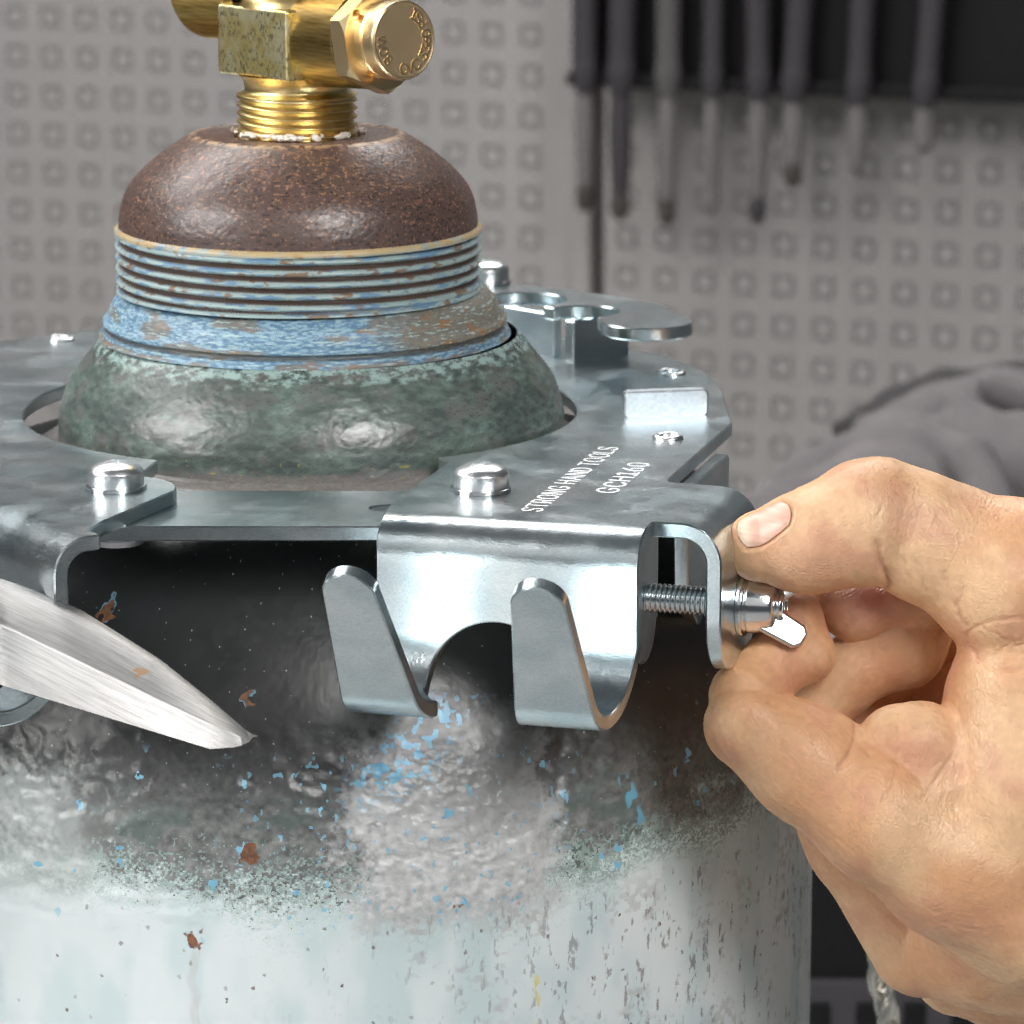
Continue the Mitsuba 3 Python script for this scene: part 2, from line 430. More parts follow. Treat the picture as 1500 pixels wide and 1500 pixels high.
def body_color(p, n, uv):
    x, y, z = mm(p)
    x = x - 2.5
    ang = dr.atan2(x, -y) * 100.0                                  # millimetres along the girth, 0 in front
    f = fbm(ang * 0.9, z * 0.9, 0, 4)
    g = fbm(ang * 0.07, z * 0.07, 3, 3)
    fine = fbm(ang * 2.2, z * 2.2, 7, 2)
    mid = smoothstep(-45, -25, ang) * smoothstep(70, 40, ang)
    edge = -70.5 + 15.0 * (g - 0.5) - 3.0 * mid
    t = z + 7.0 * (f - 0.5) + (7.0 + 20.0 * mid) * (fine - 0.5) - edge          # above 0: old dark coat; below: pale coat
    dark = mix((0.012, 0.0135, 0.013), (0.19, 0.20, 0.196), smoothstep(-44, -68, z) * (0.25 + 1.1 * f))
    dark = mix(dark, (0.085, 0.12, 0.11), smoothstep(0.52, 0.68, fbm(ang * 0.2, z * 0.25, 21, 3)) * smoothstep(-50, -64, z) * 0.8)
    pale = mix((0.51, 0.61, 0.625), (0.625, 0.69, 0.70), smoothstep(0.3, 0.6, fbm(ang * 0.12, z * 0.05, 5, 3)))
    mint = mix((0.24, 0.33, 0.31), (0.54, 0.65, 0.63), smoothstep(0.40, 0.64, fine))
    c = mix(dark, mint, smoothstep(5.0, 0.5, t))
    c = mix(c, pale, smoothstep(-1.0, -9.0, t))
    # softbox sheen painted pale grey on the wrinkled patch in front, right of the middle
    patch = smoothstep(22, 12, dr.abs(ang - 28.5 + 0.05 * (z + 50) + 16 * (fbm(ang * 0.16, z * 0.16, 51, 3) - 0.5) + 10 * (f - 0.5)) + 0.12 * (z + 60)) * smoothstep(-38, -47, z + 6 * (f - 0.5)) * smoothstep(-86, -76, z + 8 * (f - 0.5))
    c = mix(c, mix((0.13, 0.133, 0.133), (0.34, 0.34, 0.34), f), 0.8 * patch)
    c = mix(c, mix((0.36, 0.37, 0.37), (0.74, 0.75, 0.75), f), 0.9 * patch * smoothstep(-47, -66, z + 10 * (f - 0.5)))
    left = smoothstep(20, 6, dr.abs(ang + 50 + 14 * (fbm(ang * 0.14, z * 0.14, 53, 3) - 0.5) + 12 * (f - 0.5))) * smoothstep(-50, -60, z + 10 * (f - 0.5)) * smoothstep(-84, -74, z)  # left gloss highlight, painted into the coat as pale colour
    c = mix(c, mix((0.30, 0.36, 0.345), (0.70, 0.74, 0.73), f), 0.8 * left)
    # chips
    d1, d2, r = voronoi(ang * 0.16 + 3.3, z * 0.16)
    w = d1 + 0.6 * (fbm(ang * 0.9, z * 0.7, 2, 3) - 0.5)
    near = smoothstep(-86, -78, z) * smoothstep(-46, -52, z)
    c = mix(c, (0.20, 0.46, 0.62), smoothstep(0.09, 0.05, w) * near * dr.select(r > 0.75, 1.0, 0.0))
    c = mix(c, (0.20, 0.46, 0.62), smoothstep(0.75, 0.78, fbm(ang * 0.85, z * 0.6, 17, 3)) * 0.8 * near * smoothstep(-20, 5, ang) * smoothstep(60, 40, ang))
    c = mix(c, (0.12, 0.33, 0.45), smoothstep(0.52, 0.60, noise(ang * 0.9, z * 0.55, 6)) * smoothstep(1.8, 1.0, dr.abs(ang - 66 + 0.3 * (z + 62))) * smoothstep(-57, -59, z) * smoothstep(-69, -67, z))
    blue = smoothstep(0.56, 0.60, fbm(ang * 0.8, z * 0.9, 12, 3)) * smoothstep(9, 4, dr.abs(ang - 25 - 1.0 * (z + 45))) * smoothstep(-60, -50, z) * smoothstep(-36, -42, z)
    c = mix(c, (0.13, 0.38, 0.56), blue)
    for (ca, cz, cr) in ((-7.2, -66.7, 2.2), (-7.9, -37.3, 1.3), (-40.8, -24.1, 2.0), (-16.9, -85.1, 1.3), (30.0, -80.0, 0.9)):
        d = dr.sqrt(dr.square((ang - ca) * 1.1) + dr.square(z - cz)) + 3.2 * (fbm(ang * 0.8, z * 0.8, 9, 2) - 0.5)
        c = mix(c, (0.22, 0.48, 0.62), 0.6 * smoothstep(cr + 0.4, cr + 0.1, d) * smoothstep(0.55, 0.65, noise(ang * 0.6, z * 0.6, 4)))
        c = mix(c, mix((0.27, 0.10, 0.035), (0.07, 0.045, 0.03), fine), smoothstep(cr, cr - 0.5, d))
    d1, d2, r = voronoi(ang * 0.45, z * 0.45)
    c = mix(c, (0.42, 0.44, 0.42), 0.75 * smoothstep(0.05 + 0.06 * cell_rand(r * 977), 0.02, d1) * dr.select(r > 0.84, 1.0, 0.0) * smoothstep(-66, -58, z))
    # scuffs and runs on the pale coat
    low = smoothstep(-76, -84, z)
    s = smoothstep(0.56, 0.70, fbm(ang * 0.8, z * 0.16, 31, 4)) * smoothstep(0.48, 0.66, fbm(ang * 1.3, z * 0.7, 4, 4)) * 0.75 * smoothstep(-20, 80, ang)
    c = mix(c, (0.09, 0.078, 0.075), 0.85 * s * low)
    d1, d2, r = voronoi(ang * 0.33, z * 0.26)
    c = mix(c, (0.14, 0.12, 0.105), smoothstep(0.13, 0.05, d1 + 0.25 * (fine - 0.5)) * low * dr.select(r > 0.84, 0.8, 0.0) * (0.4 + cell_rand(r * 331)))
    stain = smoothstep(0.56, 0.70, fbm(ang * 0.13, z * 0.13, 41, 4)) * smoothstep(0.42, 0.64, fbm(ang * 0.8, z * 0.8, 43, 4)) * smoothstep(5, 30, ang)
    c = mix(c, (0.25, 0.19, 0.17), 0.3 * stain * low)
    run = smoothstep(1.2, 0.3, dr.abs(ang + 17.2 + 1.2 * (noise(z * 0.3) - 0.5))) * smoothstep(-84, -87, z) * (0.2 + 0.4 * noise(ang * 2, z * 0.5))
    c = mix(c, (0.40, 0.30, 0.25), run * 0.5)
    yel = smoothstep(0.9, 0.2, dr.abs(ang - 45.5 + 0.6 * (noise(z * 0.4) - 0.5))) * smoothstep(-94, -97, z) * smoothstep(0.3, 0.5, noise(ang, z * 0.6, 2))
    return mix(c, (0.62, 0.55, 0.14), 0.7 * yel)


def body_rough(p, n, uv):
    x, y, z = mm(p)
    return 0.30 + 0.20 * smoothstep(-66, -85, z) + 0.18 * fbm(x * 0.5, y * 0.5, z * 0.5, 3)


def body_bump(p, n, uv):
    x, y, z = mm(p)
    ang = dr.atan2(x - 2.5, -y) * 100.0
    k = smoothstep(-42, -56, z) * smoothstep(-88, -72, z)
    w = 1.0 - dr.abs(2.0 * fbm(ang * 0.45 + 2.0 * noise(ang * 0.3, z * 0.3, 8), z * 0.62, 2, 4) - 1.0)
    return 0.00006 * fbm(ang * 0.9, z * 0.9, 1, 3) + k * (0.00022 * fbm(ang * 0.6, z * 0.7, 2, 3) + (0.00008 + 0.00026 * smoothstep(21, 14, dr.abs(ang - 28.5))) * w)


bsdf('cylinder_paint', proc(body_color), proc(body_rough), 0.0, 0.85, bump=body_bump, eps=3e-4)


def skin_color(p, n, uv):
    x, y, z = mm(p)
    a = fbm(x * 0.07, y * 0.07, z * 0.07, 3)
    f = fbm(x * 1.1, y * 1.1, z * 1.1, 3)
    c = mix((0.52, 0.285, 0.165), (0.66, 0.42, 0.265), smoothstep(0.3, 0.7, a))
    return c * (0.90 + 0.2 * f)




def skin_bump(p, n, uv):
    x, y, z = mm(p)
    wx, wz = x + 1.5 * (noise(x * 0.3, z * 0.3, y * 0.3) - 0.5), z + 1.5 * (noise(x * 0.3, z * 0.3, y * 0.3 + 9) - 0.5)
    a, b = 0.75 * wx + 0.66 * wz, -0.66 * wx + 0.75 * wz
    d1, d2, r = voronoi(a * 0.85, b * 1.5)
    cells = smoothstep(0.0, 0.30, d2 - d1)
    lines = noise(a * 0.45, b * 2.2, y * 0.3)
    wav = 1.8 * (noise(x * 0.22, z * 0.22, 5) - 0.5)
    pad1 = smoothstep(92, 96, x) * smoothstep(119, 112, x) * smoothstep(-18, -15, z) * smoothstep(-6.5, -9.5, z)
    pad2 = smoothstep(117, 120, x) * smoothstep(134, 129, x) * smoothstep(-56, -50, z) * smoothstep(-40, -43, z)
    pad3 = smoothstep(92, 96, x) * smoothstep(126, 121, x) * smoothstep(-36, -32, z) * smoothstep(-17, -20, z)
    ridge = pad1 * dr.sin(10.0 * (z + 0.42 * x + wav)) + pad2 * dr.sin(9.5 * (x - 0.25 * z + wav)) + pad3 * dr.sin(10.0 * (z - 0.55 * x + wav))
    return 0.000085 * cells + 0.00006 * lines + 0.00005 * fbm(x * 2.2, y * 2.2, z * 2.2, 2) + 0.000036 * ridge


bsdf('skin', {'type': 'mesh_attribute', 'name': 'vertex_color'}, 0.38, 0.0, 0.5, sheen=0.15, bump=skin_bump, eps=1.2e-4)
bsdf('nail', proc(lambda p, n, uv: mix((0.62, 0.47, 0.33), (0.60, 0.37, 0.28), smoothstep(0.0905, 0.0935, p.x)) * (0.9 + 0.2 * noise(p.x * 300, p.z * 2200))), 0.34, 0.0, 0.6)
bsdf('grey_cloth', proc(lambda p, n, uv: mix((0.115, 0.105, 0.110), (0.165, 0.152, 0.155), fbm(p.x * 60, p.y * 60, p.z * 60, 3))), 0.9)
bsdf('shaded_cloth', (0.045, 0.043, 0.044), 0.9)  # shade of the sleeve fold put into the cloth colour
bsdf('panel_paint', proc(lambda p, n, uv: mix((0.315, 0.302, 0.294), (0.345, 0.332, 0.322), fbm(p.x * 14, p.y * 14, p.z * 14, 3))), 0.55)
bsdf('panel_back', (0.16, 0.154, 0.15), 0.6)
bsdf('panel_plug', (0.36, 0.347, 0.337), 0.5)
bsdf('black_plastic', (0.008, 0.008, 0.009), 0.7, 0.0, 0.2)
bsdf('dark_rod', (0.055, 0.051, 0.056), 0.7, 0.0, 0.2)
bsdf('grey_rod', (0.165, 0.159, 0.156), 0.9, 0.0, 0.05)
bsdf('brown_tip', (0.075, 0.066, 0.062), 0.9, 0.0, 0.05)
bsdf('mid_rod', (0.11, 0.105, 0.105), 0.9, 0.0, 0.05)
bsdf('nut_steel', (0.80, 0.80, 0.84), 0.5, 1.0)
bsdf('chain_steel', (0.92, 0.89, 0.82), 0.28, 1.0)
bsdf('grey_floor', proc(lambda p, n, uv: mix((0.24, 0.24, 0.238), (0.30, 0.30, 0.297), fbm(p.x * 3, p.y * 3, 0, 3))), 0.7)

# ---------------------------------------------------------------- background: floor, perforated panels, tool rack, cabinet
put('floor', trimesh.Trimesh([[-4000, -3000, -620], [4000, -3000, -620], [4000, 2600, -620], [-4000, 2600, -620]], [[0, 1, 2], [0, 2, 3]]), 'grey_floor', smooth=False)
labels['floor'] = {'kind': 'structure'}
WX, WN = np.array([math.cos(math.radians(-20)), math.sin(math.radians(-20)), 0]), np.array([math.sin(math.radians(-20)), -math.cos(math.radians(-20)), 0])
WO = np.array([94.3, 1550.0, -179.9])
WR = np.stack([WX, -WN, [0, 0, 1.0]], 1)          # wall frame: x along it, y into it, z up


def wall(m):
    return moved(m, WR, WO)


def bx(x0, x1, y0, y1, z0, z1):
    m = trimesh.creation.box([x1 - x0, y1 - y0, z1 - z0])
    m.apply_translation([(x0 + x1) / 2, (y0 + y1) / 2, (z0 + z1) / 2])
    return m


def panel(name, label, x0, x1, z0, z1, hx, hz, nx, nz, pitch=25.0, size=13.0):
    """A steel panel with nx by nz square holes from (hx, hz) up and right, each with its raised middle."""
    t = thing(name, label, 'tool panel')
    xs, zs = [x0], [z0]
    for i in range(nx):
        xs += [hx + i * pitch - size / 2, hx + i * pitch + size / 2]
    for k in range(nz):
        zs += [hz + k * pitch - size / 2, hz + k * pitch + size / 2]
    xs, zs = xs + [x1], zs + [z1]
    V, F = [], []
    def quad(a, b, c, d):
        F.append([len(V), len(V) + 1, len(V) + 2]); F.append([len(V), len(V) + 2, len(V) + 3]); V.extend([a, b, c, d])
    for i in range(len(xs) - 1):
        for k in range(len(zs) - 1):
            a, b, c, d = xs[i], xs[i + 1], zs[k], zs[k + 1]
            if i % 2 and k % 2:
                for p, q in (((a, c), (b, c)), ((b, c), (b, d)), ((b, d), (a, d)), ((a, d), (a, c))):
                    quad((p[0], 0, p[1]), (q[0], 0, q[1]), (q[0], 1.6, q[1]), (p[0], 1.6, p[1]))
            else:
                quad((a, 0, c), (b, 0, c), (b, 0, d), (a, 0, d))
    put('sheet', wall(trimesh.Trimesh(V, F, process=False)), 'panel_paint', t, smooth=False)
    put('backing', wall(bx(x0, x1, 1.6, 20, z0, z1)), 'panel_back', t, smooth=False)
    return t


plug = None


def plugs(t, spots, size=8.5):
    for x, z in spots:
        put('raised_square', wall(bx(x - size / 2, x + size / 2, 0.1, 1.58, z - size / 2, z + size / 2)), 'panel_plug', t, smooth=False)


LX = [-389 + 25.0 * i for i in range(-1, 16)]
pl = panel('perforated_panel', 'grey perforated tool panel behind the neck, left of the upright seam', -760, -9, -520, 560, -389 - 25 * 14, 102 - 25 * 24, 29, 42)
plugs(pl, [(x, 102 - 25.0 * k) for x in LX for k in range(-1, 12) if x < -15])
pr = panel('perforated_panel', 'grey perforated tool panel on the right behind the hanging tools and grey sleeve', 9, 760, -520, 560, 23.5, -18.5 - 25 * 19, 29, 42)
plugs(pr, [(23.5 + 25.0 * i, -18.5 - 25.0 * k) for i in range(12) for k in range(-5, 8)])
t = thing('panel_post', 'pale upright post between the two perforated panels', 'post')
put('face', wall(rbox(13, 14, 1080, 2)).apply_translation(WX * -3.5 + WN * 3 + [0, 0, 20]), 'panel_paint', t)
put('seam', wall(bx(3.4, 9, -1, 8, -520, 560)), 'brown_tip', t, smooth=False)

rk = thing('tool_rack', 'black tool rack fixed across the top of the right panel', 'rack')
put('back_plate', wall(bx(12, 420, -70, -2, 83, 330)), 'black_plastic', rk, smooth=False)
put('lip', wall(rbox(410, 10, 8, 2)).apply_translation(WX * 216 - WN * -75 + [0, 0, 86]), 'black_plastic', rk)


def hanging(x, z1, w, top, low, tip, label, lean=0.0, y=-84):
    t = thing('hanging_tool', label, 'tool', 'tools hanging from the black rack')
    s = lathe(smooth_profile([(0.1, 250), (w * 0.62, 249), (w * 0.62, 200), (w * 0.52, 110), (w * 0.60, 92), (w * 0.45, 80), (w * 0.3, 77)], 4), 20)
    s.vertices[:, 0] += lean * (s.vertices[:, 2] - 80)
    put('handle', wall(moved(s, None, (x, y, 0))), top, t)
    put('shaft', wall(moved(lathe(smooth_profile([(w * 0.40, 78), (w * 0.46, 60), (w * 0.40, (60 + z1) / 2), (w * 0.34, z1 + 16), (w * 0.32, z1 + 14)], 4), 16), None, (x, y, 0))), low, t)
    e = lathe(smooth_profile([(w * 0.34, z1 + 17), (w * 0.40, z1 + 11), (w * 0.34, z1 + 4), (0.1, z1)], 4), 16)
    put('tip', wall(moved(e, None, (x, y, 0))), tip, t)


hanging(25, 8, 13, 'dark_rod', 'grey_rod', 'brown_tip', 'first hanging tool from the seam, grey shaft with dark end')
hanging(47, 4, 15, 'dark_rod', 'dark_rod', 'brown_tip', 'second hanging tool from the seam, dark shaft with brown end', 0.02)
hanging(76, 2, 13, 'mid_rod', 'grey_rod', 'brown_tip', 'third hanging tool from the seam with a lighter grey handle')
hanging(103, 10, 11, 'dark_rod', 'grey_rod', 'grey_rod', 'fourth hanging tool from the seam, thin grey shaft without a dark end')
hanging(131, 6, 13, 'dark_rod', 'grey_rod', 'dark_rod', 'fifth hanging tool from the seam, blue grey shaft reaching low', -0.02)
hanging(152, 28, 14, 'dark_rod', 'grey_rod', 'brown_tip', 'sixth hanging tool from the seam with short dark end', 0.05)
hanging(190, 38, 13, 'dark_rod', 'grey_rod', 'grey_rod', 'seventh hanging tool from the seam, slanting to the right', 0.03)
hanging(229, 52, 13, 'dark_rod', 'grey_rod', 'brown_tip', 'eighth hanging tool from the seam, the rightmost one', 0.06)

cb = thing('cabinet', 'dark cabinet with slotted panel low behind the hand', 'cabinet')
put('case', bx(118, 600, 372, 430, -619, -190), 'black_plastic', cb, smooth=False)
put('slot_panel', rbox(200, 4, 34, 1).apply_translation([226, 369, -279]), 'dark_rod', cb)
for k in range(10):
    put('slot', rbox(7, 3, 22, 1).apply_translation([146 + 15.5 * k, 367.2, -280]), 'black_plastic', cb)

ch = thing('chain', 'bright steel chain hanging below the wrist', 'chain')
for k in range(16):
    z = -128 - 6.2 * k
    a = np.linspace(0, 2 * np.pi, 29)[:-1]
    core = np.stack([3.0 * np.cos(a), 0 * a, 5.0 * np.sin(a) * (1 + 0.15 * np.abs(np.sin(a)))], 1)
    ang = np.radians(90 * (k % 2) + 38 + 9 * math.sin(k * 1.7))
    R = np.array([[math.cos(ang), -math.sin(ang), 0], [math.sin(ang), math.cos(ang), 0], [0, 0, 1]])
    V, F = [], []
    for i, c in enumerate(core):
        out = np.array([math.cos(a[i]), 0, math.sin(a[i])])
        for j in range(8):
            b = j * math.pi / 4
            V.append(c + 1.15 * (math.cos(b) * out + math.sin(b) * np.array([0, 1, 0])))
            n1, n2 = (i + 1) % 28 * 8, (j + 1) % 8
            F += [[i * 8 + j, n1 + j, n1 + n2], [i * 8 + j, n1 + n2, i * 8 + n2]]
    put('link', moved(trimesh.Trimesh(V, F, process=False), R, (140.6 + 1.4 * math.sin(k * 0.9), 98, z)), 'chain_steel', ch, smooth=True)

# ---------------------------------------------------------------- gas cylinder
CX = 2.5                                            # the lower neck and body stand a little right of the ring's axis
gc = thing('gas_cylinder', 'worn gas cylinder with pale blue body, dark shoulder and rusty domed top', 'gas cylinder')
prof = []
for a in np.linspace(0, math.pi / 2, 150):
    prof.append((57 + 54 * math.sin(a) ** 0.92, -8 - 66 * (1 - math.cos(a) ** 1.0)))
prof = np.array([(50, -6.5)] + prof + [(111, z) for z in np.arange(-75, -130, -0.7)] + [(111, -400), (111, -610), (106, -619)])
nang = 1200
ang = np.linspace(0, 2 * np.pi, nang, endpoint=False)


def body_shape(r, z, a):
    g = (np.mod(a + np.pi / 2 + np.pi, 2 * np.pi) - np.pi) * 100      # girth from the front
    p = np.stack([g * 0.085, z * 0.11, 0 * g], -1)
    k = np.clip((-40 - z) / 14, 0, 1) * np.clip((z + 88) / 18, 0, 1)
    big = meshkit.fbm(p, 3, 3) - 0.5
    lump = np.abs(2 * meshkit.fbm(p * 2.6 + 5, 2, 9) - 1)
    wr = 1 - np.abs(2 * meshkit.fbm(p * np.array([5.0, 6.0, 1]) + 2 * meshkit.noise(p * 3, 4)[..., None], 3, 15) - 1)
    patch = np.exp(-((g - 28) / 17) ** 4)
    edge = 1 / (1 + np.exp(-(g - 10 - 8 * big) / 1.2)) - 1 / (1 + np.exp(-(g - 47 - 0.15 * (z + 60) - 8 * big) / 1.0))
    return r + k * (1.8 * big + 1.1 * (lump - 0.3) * (1 - 0.8 * patch) + 0.75 * patch * (wr - 0.7) + 0.8 * edge), z


body = lathe(prof, nang, body_shape)
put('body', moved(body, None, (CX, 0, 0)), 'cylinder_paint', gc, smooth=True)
foot = lathe(smooth_profile([(62.5, -8.8), (60.5, -7.4), (58.5, -6.2), (56.3, -5.5), (55.2, -4.6)], 5), 240, lambda r, z, a: (r + 0.5 * (meshkit.noise(np.stack([r * np.cos(a) * 0.5, r * np.sin(a) * 0.5, z * 0.5], -1)) - 0.5), z))
put('weld_bead', moved(foot, None, (CX, 0, 0)), 'old_green_paint', gc, smooth=True)
neck = smooth_profile([(55.6, -6.0), (55.3, -3), (54.9, 1), (53.6, 5.5), (51.2, 9.5), (48.6, 12.8), (46.4, 15.4), (44.9, 16.9)], 12)
put('neck', moved(lathe(neck, 320, lambda r, z, a: (r + 0.5 * (meshkit.fbm(np.stack([r * np.cos(a) * 0.2, r * np.sin(a) * 0.2, z * 0.25], -1), 3) - 0.5), z)), None, (CX, 0, 0)), 'old_green_paint', gc, smooth=True)
ringp = np.array([(44.9, 16.9), (44.4, 17.6), (44.2, 18.4), (43.4, 18.7), (43.2, 19.4), (43.9, 19.9), (43.8, 20.8), (43.0, 21.4), (42.6, 22.2), (42.3, 23.4), (41.5, 24.6), (40.0, 25.8), (38.4, 26.6), (37.6, 27.2)])
put('collar', moved(lathe(smooth_profile(ringp, 4), 320, lambda r, z, a: (r + 0.35 * (meshkit.fbm(np.stack([r * np.cos(a) * 0.25, r * np.sin(a) * 0.25, z * 0.6], -1), 3) - 0.5), z)), None, (1.2, 0, 0)), 'ring_paint', gc, smooth=True, label='blue and bare rusty collar under the thread')
PT = 2.45


def ring_thread(r, z, a):
    ph = np.mod(z / PT + a / (2 * np.pi), 1.0)
    tri = np.clip(1.25 - 2.7 * np.abs(ph - 0.5), 0, 1)
    on = np.clip((z - 27.2) / 0.8, 0, 1) * np.clip((39.4 - z) / 0.3, 0, 1)
    return np.where(on > 0, r - 1.6 * (1 - tri) * on, r) + 0.15 * (meshkit.noise(np.stack([r * np.cos(a) * 0.4, r * np.sin(a) * 0.4, z * 0.4], -1)) - 0.5), z


put('threaded_ring', lathe([(36.5, 26.4)] + [(39.7, z) for z in np.arange(26.8, 39.6, 0.14)] + [(39.8, 39.7), (39.8, 40.2), (39.4, 40.6), (38.9, 40.8)], 320, ring_thread), 'painted_thread', gc, smooth=True, label='coarse thread with blue paint left on its crests')
dome = smooth_profile([(38.9, 40.8), (38.7, 43.5), (37.6, 47.6), (35.2, 51.2), (32.0, 54.3), (28.6, 57.0), (25.6, 59.0), (23.2, 60.3)], 10).tolist() + [(22.6, 60.6), (22.0, 60.7), (21.3, 60.5), (20.6, 60.2), (17, 60.3), (14.2, 60.4), (13.6, 59.6), (13, 56)]
put('rusty_dome', lathe(dome, 320, lambda r, z, a: (r + 0.18 * (meshkit.fbm(np.stack([r * np.cos(a) * 0.5, r * np.sin(a) * 0.5, z * 0.5], -1), 3) - 0.5), z)), 'rusty_steel', gc, smooth=True, label='brown rusty dome with orange speckles')

# ---------------------------------------------------------------- brass valve
vl = thing('brass_valve', 'brass valve screwed into the rusty dome', 'valve')


def pipe_thread(r, z, a):
    ph = np.mod(z / 1.81 + a / (2 * np.pi), 1.0)
    tri = np.clip(1.2 - 2.4 * np.abs(ph - 0.5), 0, 1)
    on = np.clip((z - 60) / 0.6, 0, 1) * np.clip((69.0 - z) / 0.6, 0, 1)
    return r - 1.0 * (1 - tri) * on, z


put('stem', lathe([(13.0, z) for z in np.arange(58, 69.2, 0.12)] + [(12.6, 69.3), (11.4, 69.6), (11.2, 70.5), (11.6, 72.2), (13.0, 73.6)], 160, pipe_thread), 'brass', vl, smooth=True, label='threaded brass stem')
R = frame([0, 0, 1], [math.cos(math.radians(-47)), math.sin(math.radians(-47)), 0])
put('block', moved(rbox(23.5, 23.5, 15.0, 0.7), R, (-0.5, 0.5, 80.8)), 'brass_cast', vl, label='square brass block, its front face blotchy and pitted')
put('shoulder', lathe(smooth_profile([(12.2, 88.0), (11.5, 89.5), (10.2, 91.5), (9.6, 95), (9.8, 102), (10.5, 112)], 8), 96), 'brass', vl, smooth=True)
AX = np.array([0.64, -0.765, 0.06]); AX /= np.linalg.norm(AX)
RA = frame(AX)
O = np.array([-0.5, 0.5, 81.2])
sp = put('safety_plug', moved(lathe([(10.4, 8), (10.4, 26.4), (10.0, 26.9), (9.4, 27.2)], 64), RA, O), 'brass_dark', vl, label='ribbed dark brass barrel of the safety plug')
hexa = m3.CrossSection([[(11.6 * math.cos(k * math.pi / 3 + 0.12), 11.6 * math.sin(k * math.pi / 3 + 0.12)) for k in range(6)]])
hx = m3.Manifold.extrude(hexa, 5.0).translate([0, 0, 20.8]) ^ m3.Manifold.revolve(m3.CrossSection([[(0, 20), (10.9, 20), (11.8, 21.6), (11.8, 24.0), (10.4, 25.4), (0, 25.4)]]), 96)
for k in (0.9, 2.6, 4.0, 5.6):
    hx = hx - m3.Manifold.cylinder(5, 1.15, 1.15, 24).translate([8.9 * math.cos(k), 8.9 * math.sin(k), 23.5])
put('hex_flange', moved(tm(hx), RA, O + 6 * AX), 'brass_copper', sp, smooth=25)
put('cap', moved(lathe([(8.0, 25.0), (8.0, 27.2), (7.5, 27.5), (7.5, 28.2), (8.25, 28.6), (8.35, 31.4), (8.2, 32.0), (7.8, 32.3), (7.5, 32.2)], 96), RA, O + 6 * AX), 'brass_copper', sp)
put('cap_face', moved(lathe([(7.5, 32.2), (4, 32.15), (0.02, 32.1)], 96), RA, O + 6 * AX), 'brass_face', sp)
FX = np.cross([0, 0, 1.0], AX); FX /= np.linalg.norm(FX)
FY = np.cross(AX, FX)
cap_text = []
for text, mid, step in (('CVC', -78, 17), ('3360', -12, 15), ('PSI', 48, 14), ('W08', 200, 20)):
    for i, s in enumerate(text):
        b = math.radians(mid + (i - (len(text) - 1) / 2) * step)
        g = meshkit.text_mesh(s, 2.3, 0.22, True)
        g.apply_translation([-g.bounds[:, 0].mean(), -1.15, 0])
        up = -np.array([math.cos(b), math.sin(b)])
        side = np.array([up[1], -up[0]])
        q = g.vertices
        xy = -up * 5.9 + q[:, :1] * side + q[:, 1:2] * up
        cap_text.append(trimesh.Trimesh(O + AX * 38.14 + xy[:, :1] * FX + xy[:, 1:2] * FY + q[:, 2:] * AX, g.faces, process=False))
put('lettering', trimesh.util.concatenate(cap_text), 'brass_copper', sp, smooth=False, label='stamped letters round the cap face')
put('outlet', moved(lathe([(11, 8), (11.6, 9)] + [(11.8 - 0.5 * (i % 2), 10 + 0.7 * i) for i in range(30)] + [(9, 31.5), (0.1, 31.5)], 64), frame(-AX), O + [0, 0, 11]), 'brass_dark', vl, label='dark threaded outlet at the back left')
rng = np.random.default_rng(5)
sh = []
for k in range(46):
    b = rng.uniform(0, 2 * np.pi) if k > 30 else rng.choice([-2.35, -1.75, -1.3, -0.75]) + rng.normal(0, 0.12)
    m = trimesh.creation.icosphere(1, 1.0)
    m.vertices *= rng.uniform(0.5, 1.3, 3) * [1.1, 0.35, 0.5]
    m.vertices += rng.normal(0, 0.12, m.vertices.shape)
    c, s = math.cos(b + 1.57 + rng.normal(0, 0.4)), math.sin(b + 1.57 + rng.normal(0, 0.4))
    m.vertices = m.vertices @ np.array([[c, s, 0], [-s, c, 0], [0, 0, 1]])
    r = rng.uniform(13.0, 14.6)
    sh.append(trimesh.Trimesh(m.vertices + [r * math.cos(b), r * math.sin(b), 60.9 + rng.uniform(0, 0.6)], m.faces, process=False))
put('sealing_tape', trimesh.util.concatenate(sh), 'tape', vl, smooth=True, label='white shreds of sealing tape at the foot of the thread')

# ---------------------------------------------------------------- zinc plated bracket round the neck
bk = thing('cylinder_bracket', 'zinc plated steel bracket clamped round the cylinder neck, with curled front hooks', 'bracket')
TH = 3.0
hole = sg.Point(0, 0).buffer(60.5, 64)
U, V = axes(-15.5)
U2, V2 = axes(-57)


def to_local(poly, u, v):
    return affinity.affine_transform(poly, [u[0], u[1], v[0], v[1], 0, 0])


def to_world(poly, u, v):
    return affinity.affine_transform(poly, [u[0], v[0], u[1], v[1], 0, 0])


